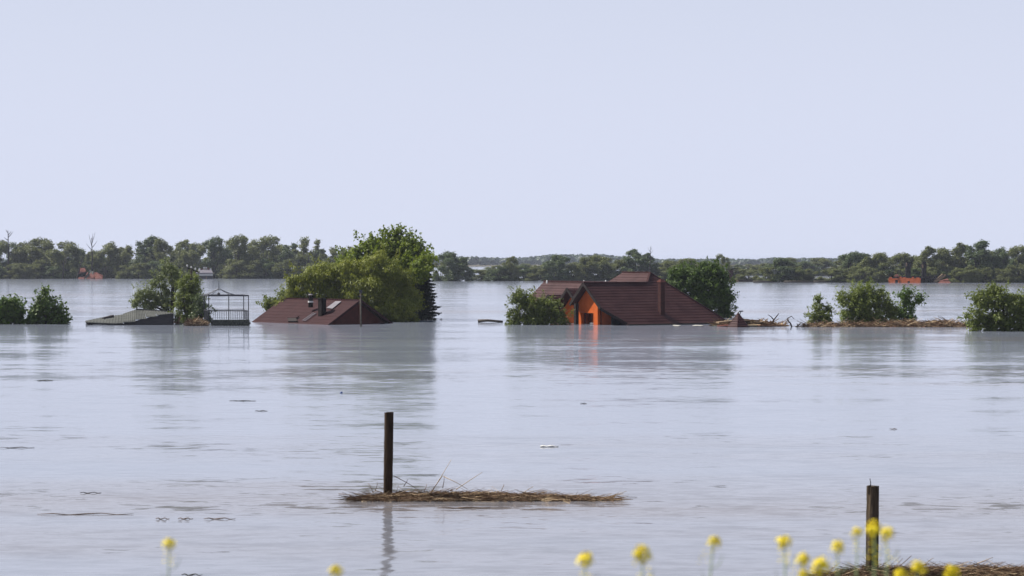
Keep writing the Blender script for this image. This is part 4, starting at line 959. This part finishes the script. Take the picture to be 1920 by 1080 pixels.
Df = 436.0
ru = empty('orange_ruin', onz(1692, 530.3), 'bright orange roofless house wall with black chimney in front of the far right trees', 'ruin')
RU = math.radians(38); ru_x = Vector((math.cos(RU), -math.sin(RU), 0)); ru_y = Vector((math.sin(RU), math.cos(RU), 0)); RK = Df / F / math.cos(RU)
ru_o = at(1665.5, 531, Df + 2.0); ru_o.z = 0
def ru_p(px, z, d=0.0): return ru_o + ru_x * ((px - 1665.5) * RK) + ru_y * d + Z * z
def ru_z(py): return (530 - py) * Df / F * 0.92
mb = MB()
for (x0, x1, y0, y1) in [(1665.5, 1676.5, 521.2, 536), (1676.5, 1681.5, 521.2, 523.6), (1681.5, 1697, 520.3, 536), (1697, 1701, 520.3, 526.6), (1701, 1718, 520.8, 536)]:
    mb.box(ru_p((x0 + x1) / 2, (ru_z(y0) + ru_z(y1)) / 2, 0.15), ((x1 - x0) * RK, 0.3, ru_z(y0) - ru_z(y1)), (ru_x, ru_y, Z))
mb.build('wall', M['ruin'], ru)
for (x0, x1, hh) in [(1667, 1671, .25), (1684, 1687, .35), (1689, 1694, .2), (1704, 1707, .3), (1711, 1716, .18)]:
    mb = MB(); mb.box(ru_p((x0 + x1) / 2, ru_z(520.8) + hh / 2 - .02, 0.15), ((x1 - x0) * RK, 0.24, hh), (ru_x, ru_y, Z)); mb.build('broken_brick', M['ruin'], ru)
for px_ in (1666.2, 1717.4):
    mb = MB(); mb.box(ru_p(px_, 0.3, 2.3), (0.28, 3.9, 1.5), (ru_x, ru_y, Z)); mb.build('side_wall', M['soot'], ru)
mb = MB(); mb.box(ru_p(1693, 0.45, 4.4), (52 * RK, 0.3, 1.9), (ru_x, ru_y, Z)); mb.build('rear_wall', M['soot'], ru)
farslab([(1676, 518.5, .5), (1686, 519, .5), (1684, 514, .8), (1679, 514.5, .8)], 'redtile', 'rubble', ru)
def chimney(px0, px1, pyt, dd, nm, par, cap, base_z=-0.4):
    a_, b_ = at(px0, pyt, Df + dd), at(px1, pyt, Df + dd); w_ = b_.x - a_.x
    mb = MB(); mb.box(((a_.x + b_.x) / 2, Df + dd, (a_.z + base_z) / 2), (w_, w_, a_.z - base_z)); mb.box(((a_.x + b_.x) / 2, Df + dd, a_.z - .5), (w_ * 1.16, w_ * 1.16, .35)); o = mb.build(nm, M['soot'], par, bevel=0.03)
    mb = MB(); mb.box((a_.x + w_ * .1, Df + dd - w_ * .5 - .12, a_.z - .45), (w_ * .25, .12, .7)); mb.build(cap, M['plank'], o)
chimney(1698, 1707, 492, 2.5, 'chimney', ru, 'broken_brick')
ch2 = empty('brick_chimney', onz(1732, 531), 'freestanding dark brick chimney right of the orange ruin', 'chimney')
chimney(1728.5, 1736.5, 495, -1.0, 'stack', ch2, 'broken_brick')
mb = MB(); q = at(1732.5, 493, Df - 1); mb.box(q, (.6, .6, .5)); mb.build('flue', M['soot'], ch2)
w2 = empty('wrecked_roof', onz(1768, 531), 'splintered roof wreck right of the freestanding chimney', 'wreck')
farslab([(1758, 531, -1), (1783, 531, -1), (1777, 522, 1), (1763, 526, 1)], 'redtile', 'roof_slope', w2)
for (x0, y0, x1, y1) in [(1752, 528, 1768, 514), (1754, 529, 1773, 516), (1760, 527, 1766, 515), (1746, 526, 1756, 517), (1735, 528, 1757, 519)]:
    mb = MB(); mb.bar(at(x0, y0, Df), at(x1, y1, Df + .4), 0.22, 0.3); mb.build('rafter', M['plank'] if x0 > 1751 else M['soot'], w2)
farslab([(1738, 532, 0), (1760, 532, 0), (1756, 520, 1), (1742, 521, 1)], 'soot', 'fallen_wall', w2)
farslab([(1752, 532, -1.5), (1800, 532, -1.5), (1796, 529, 0), (1756, 529, 0)], 'soot', 'fallen_beam', w2)
st_ = empty('brick_chimney', onz(1371, 528), 'short red brick chimney behind the dark tree right of the orange house', 'chimney')
Df = 455
mb = MB(); a_, b_ = at(1368, 508, Df), at(1374, 508, Df); mb.box(((a_.x + b_.x) / 2, Df, a_.z / 2 - .2), (b_.x - a_.x, .6, a_.z + .4)); mb.box((a_.x + .35, Df, a_.z), (1.0, .8, .25)); mb.build('stack', M['brick'], st_)
lb_ = empty('low_ruin', onz(1400, 527.5), 'low dark wall remains on the far shore right of the short chimney', 'ruin')
farslab([(1378, 529, 0), (1414, 529, 0), (1412, 524, .4), (1384, 524, .4)], 'soot', 'wall', lb_)
farslab([(1376, 528.5, -.5), (1386, 528.5, -.5), (1384, 525.5, 0), (1378, 525.5, 0)], 'plank', 'fallen_panel', lb_)
for k, (px, wp) in enumerate([(1432, 40), (1500, 60), (1545, 40), (1600, 50), (1876, 100)]):
    D_ = 440; a_, b_ = onz(px - wp / 2, 529.8), onz(px + wp / 2, 529.8)
    stick('drift_log', [a_ + Z * .1, (a_ + b_) / 2 + Z * .16, b_ + Z * .08], 0.3, 0.2, 'bark', None, ['low dark drift log between the far ruins and the lone right tree', 'low dark drift log below the first far right trees', 'low dark drift log beside the far water gap', 'low dark drift log left of the orange ruin', 'long low drift log at the far right shore'][k], 'log', 'drift logs along the far right shore')

# ================================================================== DISTANT WOOD (one mass)
P, Nn, S, T = [], [], [], []
prof = [(-3000, 486), (300, 486), (800, 482), (880, 481), (930, 484), (980, 483), (1005, 480), (1040, 476.5), (1130, 476.5), (1180, 482), (1240, 486), (1300, 486), (1360, 485.5), (1420, 487), (1440, 483), (1480, 484), (1560, 484), (1640, 487), (1800, 486), (5000, 485)]
px = -300.0; rw_ = np.random.default_rng(5)
while px < 2250:
    px += rw_.uniform(1.4, 3.4); D = rw_.uniform(1620, 2000)
    tpy = np.interp(px, [q[0] for q in prof], [q[1] for q in prof]) + rw_.uniform(-0.8, 2.2)
    c = at(px, tpy, D); hh = max(3.0, c.z - 1.0); wv = rw_.uniform(2.5, 5.5)
    m = 64; d = rw_.normal(size=(m, 3)); d /= np.linalg.norm(d, axis=1, keepdims=True)
    p = np.array([c.x, c.y, 1 + hh * 0.5]) + d * np.array([wv, wv, hh * 0.5]) * rw_.uniform(.6, 1.05, (m, 1))
    nn = d + np.array([0, 0, .3]) + rw_.normal(size=(m, 3)) * .3; nn /= np.linalg.norm(nn, axis=1, keepdims=True)
    P.append(p); Nn.append(nn); S.append(rw_.uniform(1.8, 3.6, m)); T.append(np.clip(rw_.normal(.5, .2) + rw_.normal(0, .12, m), 0, 1))
o = link('distant_wood', leaves_mesh('distant_wood', np.concatenate(P), np.concatenate(Nn), np.concatenate(S), 0.8, np.concatenate(T), M['wood']), None)
tag(o, 'blue hazy band of distant woodland along the horizon', 'woodland', kind='stuff')

# ================================================================== YELLOW FLOWERS ON THE NEAR BANK
random.seed(11)
def flower_meshes(seed):
    random.seed(seed); hd = MB(); bd = MB()
    for i in range(30):
        ph = i * 2.4; el = math.radians(-40 + 112 * (i / 30) ** 0.6); R = 0.0165
        d = Vector((math.cos(ph) * math.cos(el), math.sin(ph) * math.cos(el), math.sin(el) * 0.95)); c = d * R * random.uniform(.6, 1.35)
        d = (d + Z * .3).normalized(); x = d.cross(Vector((.2, .3, 1))).normalized(); y = d.cross(x)
        for q in range(4):
            a_ = q * math.pi / 2 + random.random() * .3; u = x * math.cos(a_) + y * math.sin(a_); v_ = x * -math.sin(a_) + y * math.cos(a_); L = 0.0072
            hd.add([c, c + u * L * .6 + v_ * L * .42 + d * .002, c + u * L * 1.1 + d * .001, c + u * L * .6 - v_ * L * .42 + d * .002], [(0, 1, 2, 3)])
    for i in range(14):
        ph = i * 2.4; r_ = 0.0022 * math.sqrt(i); p = Vector((r_ * math.cos(ph), r_ * math.sin(ph), 0.013 - r_ * .5))
        bd.tube([p - Z * .004, p, p + Z * .003], [.0012, .0022, .0008], 5)
    for i in range(9):                                        # spent flowers further down
        ph = i * 2.2; c = Vector((.014 * math.cos(ph), .014 * math.sin(ph), -0.020 - .005 * i))
        for q in range(3):
            a_ = random.random() * 6.28; hd.add([c, c + Vector((math.cos(a_), math.sin(a_), -.3)) * .006, c + Vector((math.cos(a_ + .8), math.sin(a_ + .8), -.6)) * .007], [(0, 1, 2)])
    out = []
    for b_, nm, mt in ((hd, 'flower_head', 'petal'), (bd, 'bud_cluster', 'bud')):
        me = bpy.data.meshes.new(nm); me.from_pydata(b_.v, [], b_.f); me.update(); me.materials.append(M[mt]); out.append(me)
    return out
FM = [flower_meshes(s) for s in (1, 2, 3)]
FL = [(318, 1022, 4.9, 1.0, 'single yellow flower at the lower left of the picture'), (631, 1073, 4.7, .95, 'single yellow flower at the bottom, left of the middle post reflection'), (1098, 1053, 4.5, 1.1, 'leftmost yellow flower of the right-hand group, below the raft tip'),
      (1204, 1043, 4.3, 1.15, 'large yellow flower, second of the right-hand group'), (1338, 1018, 4.8, 1.0, 'tall yellow flower on a slanting stalk, third of the right-hand group'), (1470, 1018, 4.9, 1.0, 'yellow flower on an upright stalk, fourth of the right-hand group'),
      (1505, 1053, 4.8, .95, 'yellow flower low between the fourth flower and the big round one'), (1506, 1080, 4.6, .9, 'yellow flower cut by the bottom edge below a taller one'), (1540, 1066, 4.5, 1.15, 'big round yellow flower at the bottom, left of the right post'),
      (1570, 1028, 4.7, 1.0, 'yellow flower with a drooping lower tuft left of the right post'), (1608, 1000, 5.0, .9, 'small yellow flower just left of the right post'), (1639, 996, 4.8, 1.1, 'topmost yellow flower, right in front of the right post'),
      (1664, 1004, 4.9, 1.0, 'yellow flower just right of the right post'), (1688, 1079, 4.8, 1.0, 'yellow flower at the bottom edge, first right of the post foot'), (1721, 1066, 4.7, 1.05, 'yellow flower in front of the straw, second right of the post foot'), (1783, 1075, 4.7, 1.1, 'rightmost yellow flower at the bottom edge')]
for i, (px, py, D, sc, lb) in enumerate(FL):
    tp = at(px, py, D); gx = tp.x + random.uniform(-.06, .04) - (0.10 if px == 1338 else 0); gy = tp.y + random.uniform(-.05, .1)
    base = Vector((gx, gy, bank_z(gx, gy) - .03)); root = empty('flowering_plant', base, lb, 'flower', 'yellow flowers on the near bank')
    me = FM[i % 3]
    for nm, m in zip(('flower_head', 'bud_cluster'), me):
        o = bpy.data.objects.new(nm, m); COL.objects.link(o); o.parent = root; o.location = tp - base; o.rotation_euler = (random.uniform(-.4, .4), random.uniform(-.4, .4), random.random() * 6); o.scale = (sc * random.uniform(0.66, 0.95), sc * random.uniform(0.66, 0.95), sc * random.uniform(0.75, 1.1))
    mb = MB(); pts = [base]; 
    for k in range(1, 6):
        t = k / 5; pts.append(base.lerp(tp, t) + Vector((math.sin(t * 3.1) * .015 * (1 if i % 2 else -1), 0, 0)))
    mb.tube(pts, [.004, .0037, .0034, .003, .0024, .0016], 6); mb.build('stem', M['stem'], root, smooth=True)
    for k in range(9):                                        # seed pods on short stalks
        t = 0.97 - k * .018; p = base.lerp(tp, t); a_ = k * 2.4
        q = p + Vector((math.cos(a_) * .018, math.sin(a_) * .018, .012)); mb = MB(); mb.tube([p, q, q + Vector((math.cos(a_) * .008, math.sin(a_) * .008, .022))], [.0006, .0012, .0004], 4); mb.build('seed_pod', M['stem'], root)
    for k in range(3):
        t = .3 + .18 * k; p = base.lerp(tp, t); a_ = random.random() * 6.28; u = Vector((math.cos(a_), math.sin(a_), .35)); v_ = Vector((-math.sin(a_), math.cos(a_), 0))
        mb = MB(); mb.add([p, p + u * .05 + v_ * .012, p + u * .11 - Z * .02, p + u * .05 - v_ * .012], [(0, 1, 2), (0, 2, 3)]); mb.build('leaf', M['stem'], root)
# grass on the bank, below the picture
k = 9000; gx = rng.uniform(-14, 14, k); gy = rng.uniform(-3, 9, k); gz = np.array([bank_z(a, b) for a, b in zip(gx, gy)])
nn = rng.normal(size=(k, 3)) * np.array([1, 1, .15]); nn /= np.linalg.norm(nn, axis=1, keepdims=True)
o = link('grass', leaves_mesh('grass', np.stack([gx, gy, gz + .1], 1), nn, rng.uniform(.2, .42, k), .05, rng.uniform(0, 1, k), M['grass'], 0.9), None)
tag(o, 'short grass on the near dike bank', 'grass', kind='stuff')

# ================================================================== HAZE
mb = MB(); mb.box((0, 5900, 5.0), (8400, 12600, 19.0))
hz = mb.build('haze', None); tag(hz, 'thin summer haze over the flood', 'haze', kind='stuff')
hm = bpy.data.materials.new('haze_air'); hm.use_nodes = True; ht = hm.node_tree; ht.nodes.clear()
pv = ht.nodes.new('ShaderNodeVolumePrincipled'); pv.inputs['Color'].default_value = (0.72, 0.78, 0.95, 1); pv.inputs['Density'].default_value = 0.00013; pv.inputs['Anisotropy'].default_value = 0.2
ho = ht.nodes.new('ShaderNodeOutputMaterial'); ht.links.new(pv.outputs[0], ho.inputs['Volume']); hz.data.materials.append(hm)
